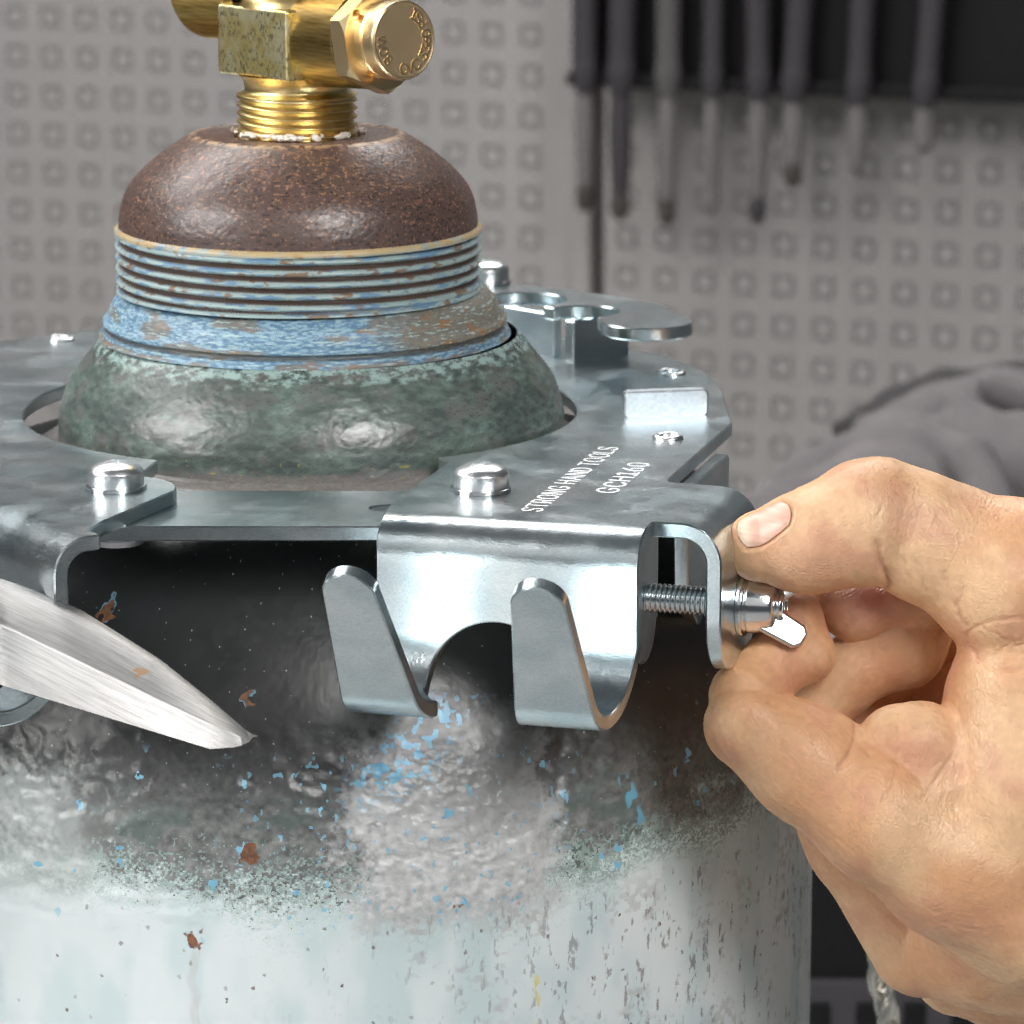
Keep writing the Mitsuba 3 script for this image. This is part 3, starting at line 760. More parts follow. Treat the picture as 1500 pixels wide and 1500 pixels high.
def hook_flat(u0, u1, v0, mid):
    """The J hook's flat blank below the fold line v0: a face with an arch cut in it, running into two tapered fingers. s grows away from the fold."""
    def S(u, s):
        return (u, v0 - s)
    top = 80.5
    tips = []
    for a, b, c, d in ((u0 - 0.9, mid - 23.2, mid - 12.8, mid - 8.4), (u1 - 2.6, mid + 23.2, mid + 12.8, mid + 8.4)):
        f = sg.Polygon([S(a, 42), S(b, top), S(c, top), S(d, 43.5), S(d, 42)])
        tips.append(f.union(sg.Point(S((b + c) / 2, top)).buffer(abs(c - b) / 2, 16)).buffer(0.2).buffer(-0.2))
    face = sg.Polygon([S(u0, -2), S(u0, 24), S(u0 - 0.9, 43), S(u1 - 2.6, 43), S(u1, 24), S(u1, -2)])
    gap = sg.Polygon([S(mid - 8, 50), S(mid + 8, 50), S(mid + 8.4, 43.5), S(mid + 12.4, 37.5), S(mid + 12.4, 34), S(mid - 12.4, 34), S(mid - 12.4, 37.5), S(mid - 8.4, 43.5)])
    arch = sg.Point(S(mid, 33.2)).buffer(12.6, 32)
    arch = arch.intersection(sg.box(mid - 20, v0 - 36, mid + 20, v0))
    return shapely.union_all([face.difference(gap).difference(arch), *tips])


def bracket_map(u, v, v0, uT=None, vT=(0, 0)):
    def f(p):
        x, y, n = p[:, 0].copy(), p[:, 1].copy(), p[:, 2].copy()
        X, Y, Z = x.copy(), y.copy(), n.copy()
        fr = y < v0
        o, z = fold(v0 - y[fr], n[fr], TH, 7.0, 14.7, 12.0)
        Y[fr], Z[fr] = v0 - o, z
        if uT is not None:
            tb = (~fr) & (x > uT) & (y < vT[1] + 1) & (y > vT[0] - 1)
            o, z = fold(x[tb] - uT, n[tb], TH, 8.0)
            X[tb], Z[tb] = uT + o, z
        return X[:, None] * u + Y[:, None] * v + Z[:, None] * np.array([0, 0, 1.0])
    return f


# right half
arc = lambda r, a0, a1, n=24: [(r * math.cos(math.radians(a)), r * math.sin(math.radians(a))) for a in np.linspace(a0, a1, n)]
W = lambda a, b, u=U, v=V: tuple((u * a + v * b)[:2])
outer = sg.Polygon([W(48, -91), W(47, -84), W(47, -45), (0, 0)] + [(9, 30), (12, 102)] + arc(104, 72, 38, 16) + [(88.5, 50), (91.2, 41), (92.8, 31), (93.6, 20), (93.4, 8)] + [W(94.5, 10), W(94.5, -50), W(95.2, -51.5)])
outer = outer.union(sg.Polygon([W(48, -91), W(95.5, -52), W(106, -53), W(106, -88), W(100.6, -88), W(100.6, -93), W(50, -93)]))
flat = to_local(outer, U, V).buffer(0.8).buffer(-0.8)
flat = shapely.union_all([flat, sg.box(48.5, -94, 100.6, -88), hook_flat(48.5, 100.6, -93.0, 72.5)])
s_end = 6.5 * math.pi / 2 + 23.0
tab = sg.box(105, -88, 106 + s_end - 12, -53).union(sg.box(105, -76, 106 + s_end, -65)).union(sg.Point(106 + s_end - 12, -76).buffer(12, 24)).union(sg.Point(106 + s_end - 12, -65).buffer(12, 24))
flat = flat.union(tab)
flat = flat.difference(to_local(hole, U, V)).buffer(-0.6).buffer(0.6)
flat = flat.difference(sg.Point(106 + 6.5 * math.pi / 2 + 11.6, -70).buffer(3.4, 24))
flat = max(getattr(flat, 'geoms', [flat]), key=lambda g: g.area)
put('right_plate', sheet(flat, TH, bracket_map(U, V, -93.0, 106.0, (-88, -53))), 'zinc', bk, label='right plate with the lettering, bent into two curled fingers in front')
# left half
lobe = (-32.5, -81.5)
lf = sg.Polygon([(lobe[0] + 11, lobe[1] - 4)] + [(lobe[0] + 12 * math.cos(a), lobe[1] + 12 * math.sin(a)) for a in np.linspace(-0.2, 1.15, 12)] + [(-28.6, -66), (-26, -52), (0, 0), (6, 30), (9, 112)] + arc(113, 86, 190, 50) + [W(20, -96, U2, V2), W(84, -96, U2, V2), W(76, -88, U2, V2)])
flat2 = to_local(lf, U2, V2).buffer(0.8).buffer(-0.8)
flat2 = shapely.union_all([flat2, sg.box(34, -97, 85.6, -93), hook_flat(33.5, 85.6, -96.0, 59.5)]).difference(to_local(hole, U2, V2)).buffer(-0.6).buffer(0.6)
flat2 = max(getattr(flat2, 'geoms', [flat2]), key=lambda g: g.area)
put('left_plate', sheet(flat2, TH, bracket_map(U2, V2, -96.0)), 'zinc', bk, label='left plate under the left screw, folded down at its front corner')
# strap joining both halves in front
strap = sg.box(-44, -102.3, 58, -69.8).difference(affinity.scale(sg.Point(23.2, -86).buffer(3.2, 16), 1.6, 1.0)).difference(affinity.scale(sg.Point(-32.5, -81.5).buffer(3.1, 16), 1, 1))
put('strap', sheet(strap, TH, lambda p: p - [0, 0, TH + 0.06]), 'zinc', bk, label='flat strap bridging the two plates in front of the neck')
# raised wrench plate behind, on a folded riser
sc = sg.Polygon(arc(100, 80, 36, 30) + [(87, 38)] + arc(78, 27, 80, 30)).union(sg.Point(77.0, 37.5).buffer(10.5, 32))
sc = sc.buffer(1).buffer(-1).difference(sg.Point(49.0, 66.0).buffer(10.0, 32)).difference(sg.Point(63.0, 50.0).buffer(8.0, 32)).buffer(-0.6).buffer(0.6)
sc = max(getattr(sc, 'geoms', [sc]), key=lambda g: g.area)
put('raised_plate', sheet(sc, TH, lambda p: p + [0, 0, 13.0]), 'zinc', bk, label='raised rear plate with scalloped inner edge and rounded end')


def upright(name, a, b, z0, z1, t=3.0, label=None, r=1.0):
    a, b = np.array(a, float), np.array(b, float)
    L = np.linalg.norm(b - a)
    shape = sg.box(0, z0, L, z1).buffer(-r).buffer(r, 8)
    d = (b - a) / L
    n = np.array([-d[1], d[0]])
    m = sheet(shape, t, None, 1.0, 0.35)
    q = m.vertices
    xy = a + q[:, :1] * d - q[:, 2:] * n
    put(name, trimesh.Trimesh(np.c_[xy, q[:, 1]], m.faces, process=False), 'tab_zinc' if label else 'zinc', bk, label=label)


upright('riser', (60.5, 53.5), (74, 66), -0.5, 10.2)
upright('riser', (44, 74), (56, 62), -0.5, 10.2)
upright('upright_tab', (70.7, -10.4), (89, -7.3), -0.4, 5.7, 3.0, 'small tab bent upright on the right plate', 1.3)
for x, y in ((79.2, -32.4), (82.8, 40.6), (-61.9, 84.7), (-84, 76)):
    c = [(2.6 + 0.75 * math.cos(a), 0.1 + 0.75 * math.sin(a)) for a in np.linspace(-0.4, math.pi + 0.4, 14)]
    put('punched_rim', moved(lathe([(0.02, 0.12)] + c[::-1], 40, lambda r, z, a: (r, z + 0.12 * np.sin(3 * a + x) * (r > 1.5))), None, (x, y, 0)), 'screw_zinc', bk, smooth=True)

head = m3.Manifold.revolve(m3.CrossSection([[(0, 0)] + [tuple(q) for q in smooth_profile([(5.4, 0.0), (5.6, 0.25), (5.6, 2.5), (5.35, 3.15), (4.5, 3.9), (2.8, 4.55), (0.9, 4.85)], 5)] + [(0, 4.88)]]), 96)
cross = m3.Manifold.cube([4.6, 1.1, 4], True).translate([0, 0, 5.7]) + m3.Manifold.cube([1.1, 4.6, 4], True).translate([0, 0, 5.7])
head = head - cross
wash = lathe([(5.7, 0.0), (6.1, 0.05), (6.1, 0.75), (5.8, 0.9), (5.2, 0.9)], 96)
for (x, y, z, rot) in ((-32.5, -81.5, 0.0, 20), (40.2, -83.4, 0.0, 35), (40.0, 90.0, 13.0, 10), (-83.5, 60.0, 0.0, 0)):
    h = tm(head)
    a = math.radians(rot)
    Rz = np.array([[math.cos(a), -math.sin(a), 0], [math.sin(a), math.cos(a), 0], [0, 0, 1]])
    k = put('screw_head', moved(h, Rz, (x, y, z + 0.75)), 'screw_zinc', bk, smooth=28)
    put('washer', moved(wash, None, (x, y, z + 0.02)), 'zinc_bright', k)
    if z == 0.0:
        nut = m3.Manifold.extrude(m3.CrossSection([[(5.6 * math.cos(i * math.pi / 3 + 0.3), 5.6 * math.sin(i * math.pi / 3 + 0.3)) for i in range(6)]]), 4.6) ^ m3.Manifold.revolve(m3.CrossSection([[(0, 0), (4.9, 0), (5.7, 0.8), (5.7, 5), (0, 5)]]), 64)
        nut = nut + m3.Manifold.cylinder(1.2, 5.3, 5.5, 64).translate([0, 0, -0.4])
        put('hex_nut', moved(tm(nut), None, (x, y, -6.1 - 4.6)), 'nut_steel', k, smooth=25)

P = lambda a, b, c, u=U, v=V: u * a + v * b + np.array([0, 0, c])
# parts that hang under the right plate: inner tongue and rear side flange
tongue = sg.box(-80, -26, -60, -3).union(sg.Point(-70, -24).buffer(9, 24)).union(sg.box(-79, -24, -61, -3))


def hang(name, shape, u_at, label=None, bsd='zinc'):
    m = sheet(shape, TH, None, 1.0, 0.3)
    q = m.vertices
    put(name, trimesh.Trimesh((u_at + q[:, 2:]) * U + q[:, :1] * V + q[:, 1:2] * np.array([0, 0, 1.0]), m.faces, process=False), bsd, bk, label=label)


hang('inner_tongue', tongue, 95.0)
hang('side_flange', sg.Polygon([(-46, -3.2), (-6, -3.2), (-8, -26), (-16, -34), (-34, -34), (-44, -26)]).buffer(-2).buffer(2, 8), 97.5)
# clamp screw, washer and wing nut
RU = frame(U)
rod = lathe([(3.0, s) for s in np.arange(0, 30, 0.08)], 64, lambda r, z, a: (r - 0.5 * np.abs(2 * np.mod(z / 1.0 + a / (2 * np.pi), 1) - 1), z))
put('clamp_screw', moved(rod, RU, P(93, -70, -19.6)), 'zinc_bright', bk, smooth=True, label='threaded clamp screw behind the hook face')
wn = put('wing_nut', moved(lathe(smooth_profile([(6.3, 0), (6.4, 0.3), (6.4, 1.0), (5.6, 1.2), (5.5, 1.6), (5.7, 1.9), (5.6, 3.0), (5.3, 4.4), (4.9, 5.8), (4.4, 6.8), (3.2, 7.2), (1.0, 7.3), (0.02, 7.3)], 3), 64), RU, P(114.1, -70, -19.6)), 'zinc_bright', bk, smooth=30, label='wing nut held between thumb and forefinger')
NW = np.array([0.157, -0.893, 0.423])
EW = np.array([0.861, -0.087, -0.501])
WW = np.cross(NW, EW)
c0 = P(114.1, -70, -19.6)
for sgn in (1, -1):
    s = m3.Manifold.sphere(0.7, 20)
    e, w, base = EW * 1.0, WW, c0 + U * 1.6 - np.array([0, 0, 1.6]) * sgn
    if sgn < 0:                                         # the second wing is the first turned half round the screw's axis
        turn = lambda q: 2 * (q @ U) * U - q
        e, w = turn(EW), turn(WW)
    off = (NW if sgn > 0 else turn(NW)) * 2.6
    pt = lambda a, b: base + off + e * a + w * b
    wing = m3.Manifold.batch_hull([s.translate(list(q)) for q in (base + w * 1.6, base - w * 1.6, base + off * 0.2 + e * 2, pt(1.2, 1.8), pt(1.2, -1.8), pt(2.6, 1.7), pt(2.6, -1.7))])
    wing = wing + m3.Manifold.batch_hull([s.translate(list(q)) for q in (pt(1.2, 2.4), pt(1.2, -2.4), pt(10.4, 1.9), pt(11.2, -1.0), pt(11.2, 1.0), pt(10.2, -2.0))])
    put('wing', tm(wing), 'nickel', wn, smooth=40)
# lettering
def print_on(text, u_base, v0, v1, height):
    glyphs, cur = [], 0.0
    for ch in text:
        if ch == ' ':
            cur += 0.42 * height
            continue
        g = meshkit.text_mesh(ch, height, 0.05)
        g.apply_translation([cur - g.bounds[0, 0], 0, 0])
        cur = g.bounds[1, 0] + 0.22 * height
        glyphs.append(g)
    g = trimesh.util.concatenate(glyphs)
    b = g.bounds
    x = (g.vertices[:, 0] - b[0, 0]) / (b[1, 0] - b[0, 0]) * (v1 - v0) + v0
    q = P(0, 0, 0) + x[:, None] * V - (g.vertices[:, 1:2] - u_base) * U + (g.vertices[:, 2:] + 0.03) * np.array([0, 0, 1.0])
    f = g.faces
    return trimesh.Trimesh(q, f, process=False)


put('lettering', trimesh.util.concatenate([print_on('STRONG HAND TOOLS', 77.6, -85.5, -22.5, 4.3), print_on('GCH160', 87.6, -65.5, -36.0, 4.5)]), 'white_print', bk, smooth=False, label='white printed lettering on the right plate')

# ---------------------------------------------------------------- chipping hammer lying in the left hook
hm = thing('chipping_hammer', 'brushed steel chipping hammer with long tapered point resting in the left hook', 'hammer')
TOPL = [(-90.7, -113.6, -1.0), (-50.3, -125.4, -9.8), (-37.8, -134.8, -11.9), (-20.7, -148.3, -17.6), (-9.4, -157.8, -22.7), (-2.9, -163.4, -25.8), (-0.6, -165.5, -27.1)]
RIDGE = [(-89.6, -119.3, 1.0), (-49.6, -132.7, -14.8), (-18.2, -157.1, -22.6), (-3.8, -168.6, -25.8), (-0.7, -171.1, -26.3)]
BOT = [(-89.3, -125.1, -15.6), (-49.3, -137.1, -25.4), (-28.7, -152.3, -27.2), (-7.8, -168.2, -28.9), (-2.4, -172.0, -27.4), (-0.3, -173.3, -26.0)]
ax = np.array([0.77, -0.62, -0.2]); ax /= np.linalg.norm(ax)
back = np.cross([0, 0, 1.0], ax); back /= np.linalg.norm(back)


def line(L, n=60):
    L = np.array(L)
    t = (L[:, 0] - L[0, 0]) / (L[-1, 0] - L[0, 0])
    return np.stack([np.interp(np.linspace(0, 1, n), t, L[:, k]) for k in range(3)], 1)


lt, lr, lb = line(TOPL), line(RIDGE), line(BOT)
n = len(lt)
sec = []
for i in range(n):
    a, b, c = lt[i], lr[i], lb[i]
    w = 11.5 * (1 - (i / (n - 1)) ** 2.2) + 1.0
    mid = 0.5 * (a + c)
    e = 0.10
    sec.append([a, a + (b - a) * (1 - e * 0.5), b + (c - b) * e * 0.4, c, c + back * w * 0.75 + [0, 0, 0.6], mid + back * (w + 1.0), a + back * w * 0.55 - [0, 0, 0.5]])
sec = np.array(sec)
k = sec.shape[1]
vv = sec.reshape(-1, 3)
ff = [[i * k + j, (i + 1) * k + j, (i + 1) * k + (j + 1) % k] for i in range(n - 1) for j in range(k)] + [[i * k + j, (i + 1) * k + (j + 1) % k, i * k + (j + 1) % k] for i in range(n - 1) for j in range(k)]
ff += [[0, j + 1, j] for j in range(1, k - 1)] + [[(n - 1) * k, (n - 1) * k + j, (n - 1) * k + j + 1] for j in range(1, k - 1)]
m = trimesh.Trimesh(vv, ff, process=False)
m.fix_normals()
put('point', m, 'ground_steel', hm, smooth=22, label='tapered ground steel point')
hd = rbox(34, 22, 22, 2.5)
put('head', moved(hd, frame(ax)[:, [2, 0, 1]], sec[0].mean(0) - ax * 16), 'ground_steel', hm)
put('handle', moved(lathe([(7, 0), (7, 160), (5, 163)], 32), frame([-0.2, 0.1, -1]), sec[0].mean(0) - ax * 16 - [0, 0, 6]), 'dark_rod', hm)

# ---------------------------------------------------------------- person: hand and sleeve. Hand frame: x right, y up, z towards the viewer, in millimetres, origin in the wing nut
HO = np.array([92.5, -98.3, -19.6])
HR = np.stack([[1, 0, 0], [0, 0.2198, 0.9755], [0, -0.9755, 0.2198]], 1)
H = {
    'thumb_distal': [(2.2, 11.2, 4.0, 7.0), (11.0, 12.1, 4.0, 9.8), (21.9, 15.0, 4.0, 12.0)],
    'thumb_proximal': [(33.5, 12.0, 2.0, 11.7), (38.6, 10.7, 1.0, 12.0), (51.5, 4.4, 0.0, 15.8), (70.8, -2.1, -4.0, 20.2)],
    'thumb_link': [(17.0, 16.0, 3.0, 7.5), (22.0, 18.0, 3.6, 9.2), (26.0, 19.3, 3.0, 8.8), (33.0, 16.0, 2.6, 9.6), (39.4, 12.7, 0.0, 11.0)],
    'index_proximal': [(0.2, -23.6, 2.0, 8.8), (11.2, -31.1, 2.0, 10.4), (25.9, -40.7, 2.0, 13.1), (41.0, -50.6, -2.0, 15.0), (57.6, -58.8, -6.0, 17.5)],
    'web': [(52.8, -4.0, 0.0, 9.0), (54.4, -19.5, -2.0, 15.0), (54.8, -35.5, 0.0, 15.8), (50.1, -48.8, 0.0, 13.4)],
    'fold': [(27.8, -26.8, 2.6, 6.6), (33.1, -28.2, 2.6, 8.2), (35.2, -35.3, 2.0, 10.7)],
    'index_middle': [(0.6, -18.1, -0.6, 8.0), (6.1, -11.2, -5.5, 5.6), (12.2, -10.6, -6.5, 5.4)],
    'index_distal': [(12.4, -8.9, -7.0, 4.8), (9.1, -2.9, -8.0, 5.4), (3.9, 1.1, -10.0, 4.9)],
    'middle_proximal': [(36.8, -69.8, -26.0, 10.4), (22.8, -48.2, -24.0, 9.1), (10.6, -28.5, -18.0, 7.9)],
    'middle_middle': [(10.6, -27.1, -18.0, 7.7), (21.3, -14.0, -17.0, 6.6), (31.8, -8.6, -18.5, 8.3), (37.0, -2.5, -21.0, 6.8)],
    'middle_distal': [(35.3, 0.4, -15.0, 6.5), (22.4, -1.2, -13.0, 5.9), (17.1, 0.4, -14.0, 4.9)],
    'ring': [(45.5, -77.2, -42.0, 8.7), (29.6, -54.9, -38.0, 8.1), (16.8, -32.4, -36.0, 7.6), (27.6, -16.4, -37.0, 7.0), (42.5, -4.9, -35.0, 6.9)],
    'pinky': [(54.5, -82.6, -58.0, 8.1), (36.8, -62.1, -54.0, 7.2), (23.6, -38.9, -50.0, 6.8), (36.2, -20.3, -48.0, 6.4)],
    'back': [(36.8, -69.8, -26.0, 10.4), (49.9, -67.0, -20.0, 13.7), (65.0, -68.4, -20.0, 17.8)],
    'back2': [(45.5, -77.6, -42.0, 8.5), (54.6, -75.8, -36.0, 10.5), (71.9, -76.5, -30.0, 13.2)],
    'wrist': [(65.0, -43.7, -20.0, 27.4), (85.0, -48.2, -25.0, 30.4), (118.0, -51.4, -30.0, 29.2), (150.0, -52, -36, 30), (300, -70, -60, 38)],
    'hollow': [(42.0, -18.0, -48.0, 13.0), (62.0, -26.0, -42.0, 18.0)],
    'palm': [(54.0, -43.7, -20.0, 15.1), (66.4, -23.6, -30.0, 20.8)],
}
NAIL_C, NAIL_N = np.array([2.6, 15.9, 9.4]), np.array([-0.12, 0.66, 0.74])


def hand_field(p):
    q = p + 0.9 * (meshkit.noise(p * 0.06, 1) - 0.5)[:, None].astype(np.float32)
    th = smin(chain(q, H['thumb_distal'], 3.0), chain(q, H['thumb_link'], 3.0), 3.5)
    th = smin(th, chain(q, H['thumb_proximal'], 3.0), 1.3)
    web = smin(chain(q, H['web'], 6.0), th, 2.2)
    ix = smin(chain(q, H['index_proximal'], 5.0), chain(q, H['fold'], 4.0), 1.2)
    core = smin(smin(chain(q, H['wrist'], 8.0), chain(q, H['palm'], 8.0), 8.0), chain(q, H['hollow'], 6.0), 4.0)
    core = smin(core, smin(chain(q, H['back'], 6.0), chain(q, H['back2'], 6.0), 5.0), 7.0)
    big = smin(smin(web, ix, 2.4), core, 6.0)
    i2 = smin(chain(q, H['index_middle'], 4.0), chain(q, H['index_distal'], 3.0), 0.8)
    d = smin(big, i2, 0.5)
    mid = smin(smin(chain(q, H['middle_proximal'], 4.0), chain(q, H['middle_middle'], 4.0), 1.0), chain(q, H['middle_distal'], 3.0), 0.7)
    for c in (mid, chain(q, H['ring'], 3.0), chain(q, H['pinky'], 3.0)):
        d = smin(d, c, 0.5)
    return d


hand = surface_net(hand_field, (-11, -100, -70), (126, 30, 26), 0.5)
hv = hand.vertices.copy()
hn = gradient(hand_field, hv, 0.4)


def seg_dist(p, pts):
    d = np.full(len(p), 1e9)
    for a, b in zip(np.asarray(pts, float)[:-1], np.asarray(pts, float)[1:]):
        e = b - a
        t = np.clip((p - a) @ e / (e @ e), 0, 1)
        d = np.minimum(d, np.linalg.norm(p - a - t[:, None] * e, axis=1))
    return d


CREASES = [  # (polyline in x, y of the hand frame, depth, width)
    ([(23.9, 12.2), (24.6, 9.5), (25.8, 7.0), (27.0, 3.5)], 0.75, 0.55), ([(29.0, 9.5), (29.6, 7.0), (30.8, 4.0)], 0.22, 0.35), ([(31.6, 9.0), (32.6, 6.0), (33.6, 2.5)], 0.25, 0.35), ([(34.2, 8.5), (35.4, 4.5), (36.6, 1.0)], 0.2, 0.35), ([(37.0, 6.0), (38.0, 3.0), (39.2, 0.5)], 0.22, 0.35),
    ([(27.4, 14.0), (28.2, 11.5), (28.4, 9.0)], 0.12, 0.3),
    ([(40.6, 3.0), (39.8, 0.0), (39.9, -2.0), (41.5, -4.0)], 0.45, 0.5),
    ([(62, -1.2), (56, -1.8), (52.8, -2.4), (47.5, -2.6), (44, -3.8), (42.0, -5.4)], 0.32, 0.42), ([(42.0, -5.7), (42.6, -8.0), (44.4, -10.6), (47.6, -12.3), (52.8, -11.8), (60, -12)], 0.42, 0.45), ([(44.2, -4.3), (47, -5.2), (51, -7.8), (60, -7.6)], 0.28, 0.4), ([(46, -10.8), (49, -8.0), (53, -6.0)], 0.15, 0.3), ([(48, -11.8), (52, -9.6), (58, -9.0)], 0.12, 0.3),
    ([(44, -17), (47, -18.6), (50, -21), (53, -25), (55.5, -31), (57, -38)], 0.14, 0.38), ([(46.5, -15), (51, -17.5), (55, -22), (58.5, -30)], 0.10, 0.35), ([(45, -25), (47, -29), (48.5, -35), (48.8, -42)], 0.10, 0.35), ([(50, -27), (52, -33), (53, -41)], 0.08, 0.3),
    ([(20.7, -20), (20.8, -23), (20.0, -26.5), (18.6, -29.0), (16.8, -31.5)], 0.5, 0.5), ([(28.2, -23), (28.8, -27), (28.4, -31), (27.0, -34.2), (25.0, -37.5)], 0.24, 0.38), ([(25.6, -24), (26.0, -28)], 0.12, 0.3),
    ([(38.8, -29.2), (37.2, -31.4), (35.0, -34.5), (32.8, -37.0)], 0.28, 0.4), ([(38.5, -30.6), (37.6, -33.6), (36.6, -38)], 0.18, 0.32), ([(38.4, -29.5), (36.2, -30.3), (34.0, -32)], 0.18, 0.32),
    ([(2, -16), (6, -14.8), (11, -14.2), (15, -15.4), (18, -17.5)], 0.12, 0.35), ([(3, -13), (8, -12.2), (13, -13)], 0.07, 0.3),
    ([(30.3, 21.5), (29.6, 19.0), (28.6, 16.5), (28.0, 14.0)], 0.10, 0.3), ([(33.6, 20.0), (32.6, 17.5), (31.4, 15.0), (30.9, 12.5)], 0.11, 0.3), ([(36.4, 19.0), (35.8, 17.0), (34.6, 14.5)], 0.08, 0.3), ([(25.6, 20.5), (24.8, 18.5), (23.6, 17)], 0.10, 0.3),
    ([(0.8, -31), (-0.6, -28.0), (-1.2, -25), (-0.5, -20)], 0.10, 0.32), ([(3.2, -33.0), (2.2, -30.0), (1.8, -27)], 0.09, 0.3), ([(-3.5, -28), (-4.2, -25), (-3.8, -21)], 0.09, 0.3),
    ([(26, -60), (32, -62), (38, -61.5), (44, -63)], 0.10, 0.35), ([(30, -58.5), (35, -59.5), (40, -58)], 0.07, 0.3), ([(40, -73), (46, -75), (54, -74.5)], 0.12, 0.4),
]
# thumb nail: a thin curved plate set on the thumb
na, nb = np.meshgrid(np.linspace(-1, 1, 33), np.linspace(-1, 1, 33), indexing='ij')
nn = NAIL_N / np.linalg.norm(NAIL_N)
nx = np.array([0.97, 0.22, -0.06]); nx -= nn * (nx @ nn); nx /= np.linalg.norm(nx)
ny = np.cross(nn, nx)
sq = np.stack([na * np.sqrt(1 - 0.40 * nb ** 2), nb * np.sqrt(1 - 0.32 * na ** 2)], -1)
pts = NAIL_C + sq[..., :1] * 5.3 * nx + sq[..., 1:] * 4.0 * ny + nn * 5
pts = pts.reshape(-1, 3)
for _ in range(40):                                     # let it down onto the skin
    d = hand_field(pts.astype(np.float32))
    pts = pts - nn * np.clip(d - 0.02, -1, 1)[:, None] * 0.6
edge = np.maximum(np.abs(na), np.abs(nb)).ravel()
rim = pts[edge > 0.999]
from scipy.spatial import cKDTree
nail_d = cKDTree(rim).query(hv)[0]
nail_in = cKDTree(pts).query(hv)[0] < 0.5
front = np.clip(hn[:, 2] * 2.5, 0, 1) * (hv[:, 2] > -9)
groove = np.zeros(len(hv))
for path, dep, w in CREASES:
    d = seg_dist(hv[:, :2] + 0.6 * (meshkit.noise(np.c_[hv[:, :2] * 0.7, hv[:, 2] * 0], 4)[:, None] - 0.5), path)
    groove = np.maximum(groove, dep * np.exp(-(d / w) ** 2) * (0.55 + 0.9 * (meshkit.noise(hv * 0.45, 8) - 0.25)))
groove *= front * 1.05
groove = np.maximum(groove, 0.26 * np.exp(-(nail_d / 0.45) ** 2))
foldup = 0.22 * np.exp(-((nail_d - 1.1) / 0.7) ** 2) * ~nail_in
# fine lines of the skin: long grains along the back of the finger and thumb, ridges on the pads
g1 = meshkit.fbm(np.c_[hv[:, 0] * 0.9 + hv[:, 1] * 0.5, hv[:, 1] * 0.25 - hv[:, 0] * 0.1, hv[:, 2] * 0.5], 3, 6) - 0.5
rel = 0.22 * g1
# thumb nail bed
hv = hv - hn * (groove - foldup)[:, None] + hn * rel[:, None] - hn * (0.25 * nail_in)[:, None]
hx_, hy_, hz_ = hv.T
blot = meshkit.fbm(hv * 0.07, 3, 11)
fine = meshkit.fbm(hv * 0.9, 3, 12)
warm = np.array([0.555, 0.297, 0.155]); pale = np.array([0.665, 0.425, 0.245]); red = np.array([0.52, 0.235, 0.155]); brown = np.array([0.40, 0.22, 0.125])
mixv = lambda a, b, t: a * (1 - t[:, None]) + b * t[:, None]
sstep = lambda a, b, x: np.clip((x - a) / (b - a), 0, 1) ** 2 * (3 - 2 * np.clip((x - a) / (b - a), 0, 1))
col = mixv(warm, pale, sstep(0.35, 0.65, blot))
col = mixv(col, red, 0.55 * np.exp(-(((hx_ - 13) / 9) ** 2 + ((hy_ - 9) / 6) ** 2)) * (hz_ > -6))
col = mixv(col, np.array([0.62, 0.28, 0.25]), 0.7 * np.exp(-(((hx_ - 25) / 7) ** 2 + ((hy_ - 1) / 6) ** 2)) * (hz_ < -3))
col = mixv(col, brown, 0.45 * np.exp(-(((hx_ - 20) / 10) ** 2 + ((hy_ - 26) / 5) ** 2)))
col = mixv(col, red, 0.45 * np.exp(-(((hx_ - 38) / 16) ** 2 + ((hy_ + 62) / 5) ** 2)))
col = mixv(col, red, 0.35 * np.exp(-(((hx_ - 36) / 7) ** 2 + ((hy_ + 29) / 6) ** 2)))
col = mixv(col, red * 0.85, np.clip(groove / 0.45, 0, 1) ** 1.4 * 0.5)
col = mixv(col, red, 0.42 * sstep(0.52, 0.70, meshkit.fbm(hv * 0.14, 3, 21)))
col = mixv(col, brown, 0.18 * sstep(0.56, 0.70, meshkit.fbm(hv * 0.22, 3, 22)) * sstep(0.4, 0.6, blot))
col = mixv(col, brown * 0.8, 0.6 * np.exp(-(((hx_ - 1) / 6) ** 2 + ((hy_ + 27) / 8) ** 2)) * 0.5)  # shade under the forefinger joint painted into the skin
grime = sstep(0.70, 0.78, meshkit.fbm(hv * 0.8, 3, 23)) * sstep(0.5, 0.65, meshkit.noise(hv * 0.12, 24))
col = mixv(col, brown * 0.5, 0.15 * grime)
cell = meshkit.fbm(np.c_[hv[:, 0] * 1.4 + hv[:, 1] * 1.2, hv[:, 1] * 1.0 - hv[:, 0] * 0.9, hv[:, 2]], 2, 25)
col = col * (0.84 + 0.18 * fine + 0.16 * cell)[:, None]
pe = thing('person', 'bare hand in front of a grey sleeve, tightening the wing nut between thumb and forefinger', 'person')
hand_k = put('hand', trimesh.Trimesh(hv @ HR.T + HO, hand.faces, process=False), 'skin', pe, smooth=True, color=col, label='tanned bare hand with thumb on top and fingers curled')
pts = pts + nn * (0.42 * (1 - edge ** 5) - 0.12)[:, None]
i, j = np.meshgrid(np.arange(32), np.arange(32), indexing='ij')
a = (i * 33 + j).ravel()
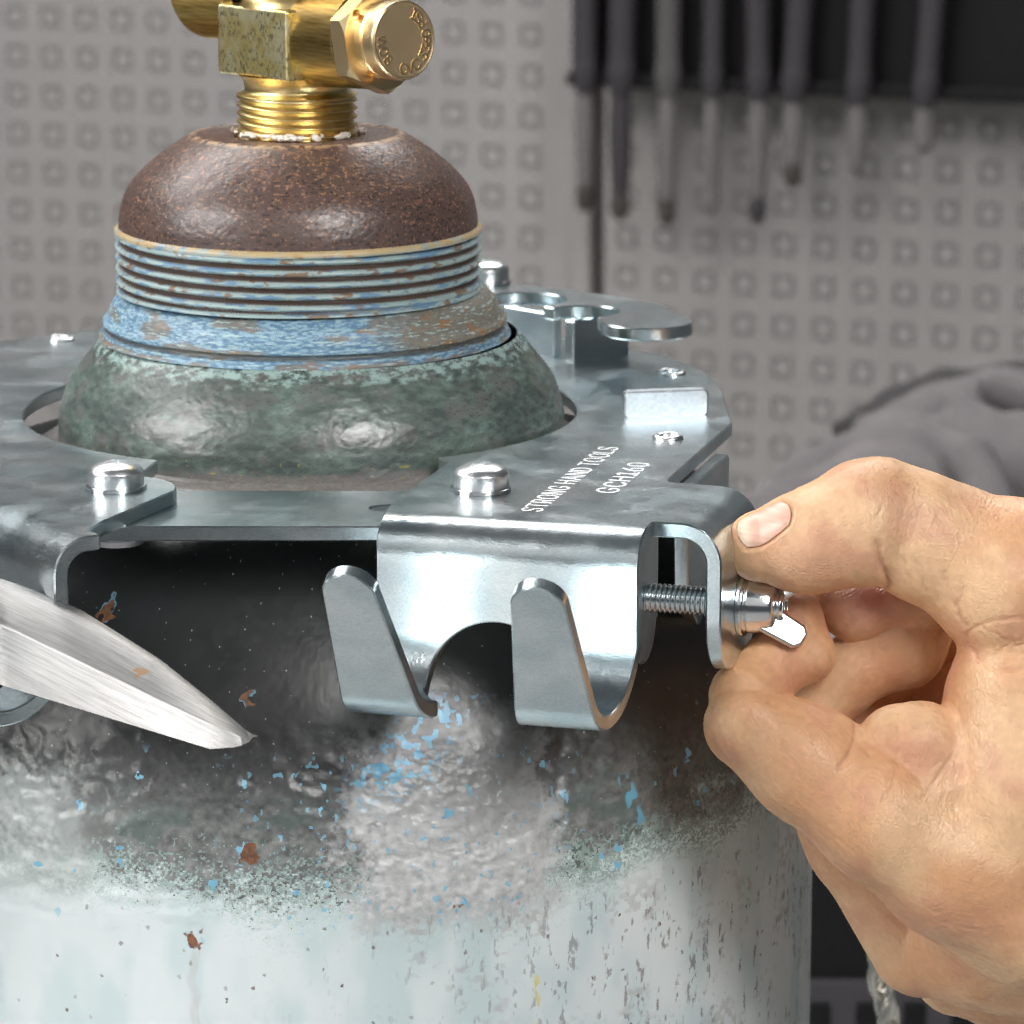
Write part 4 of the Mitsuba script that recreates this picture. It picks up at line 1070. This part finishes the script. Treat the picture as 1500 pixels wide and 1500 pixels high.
nf = np.vstack([np.stack([a, a + 33, a + 34], 1), np.stack([a, a + 34, a + 1], 1)])
put('thumb_nail', trimesh.Trimesh(pts @ HR.T + HO, nf, process=False), 'nail', hand_k, smooth=True)

SL = [[(142, 611, -178, 26), (192, 641, -176, 33), (263, 661, -175, 39)], [(165, 674, -169, 18), (199, 666, -158, 22), (263, 665, -159, 26)],
      [(198, 756, -163, 12), (222, 758, -158, 18), (246, 749, -152, 20), (300, 759, -151, 27)], [(220, 681, -135, 8), (232, 659, -143, 8), (259, 635, -158, 9)],
      [(190, 658, -146, 6), (209, 639, -139, 7), (220, 618, -142, 8), (232, 593, -162, 9)], [(237, 702, -132, 8), (262, 701, -136, 12)]]


def sleeve_field(p):
    q = p + 5 * (meshkit.noise(p * 0.03, 2) - 0.5)[:, None].astype(np.float32)
    w = p @ np.array([0.8, 0.2, 0.55], np.float32)
    d = None
    for c in SL:
        e = chain(q, c, 6.0)
        d = e if d is None else smin(d, e, 5.0)
    return d + 2.2 * (meshkit.fbm(np.c_[w * 0.09, p[:, 0] * 0.02, p[:, 2] * 0.03], 2, 5) - 0.5).astype(np.float32) * 2.4


slv = surface_net(sleeve_field, (90, 540, -240), (345, 810, -80), 3.0)
fv = surface_net(lambda p: chain(p + 4 * (meshkit.noise(p * 0.05, 7) - 0.5)[:, None].astype(np.float32), [(186, 790, -166, 5), (208, 790, -158, 10), (232, 785, -150, 12), (256, 780, -150, 16), (300, 780, -150, 20)], 3.0), (170, 740, -195), (325, 825, -110), 3.0)
arm = surface_net(lambda p: chain(p, [(219, -168, -54, 31.5), (262, -165, -62, 33), (420, -190, -95, 40)], 3.0) + 1.2 * (meshkit.fbm(p * 0.05, 2, 3) - 0.5).astype(np.float32), (205, -240, -150), (410, -120, 0), 3.0)
put('forearm_sleeve', arm, 'grey_cloth', pe, smooth=True)
put('sleeve_fold_shade', fv, 'shaded_cloth', pe, smooth=True, label='fold behind the sleeve, its shade put into the dark cloth colour')
put('sleeve', slv, 'grey_cloth', pe, smooth=True, label='folded grey work sleeve, out of focus')
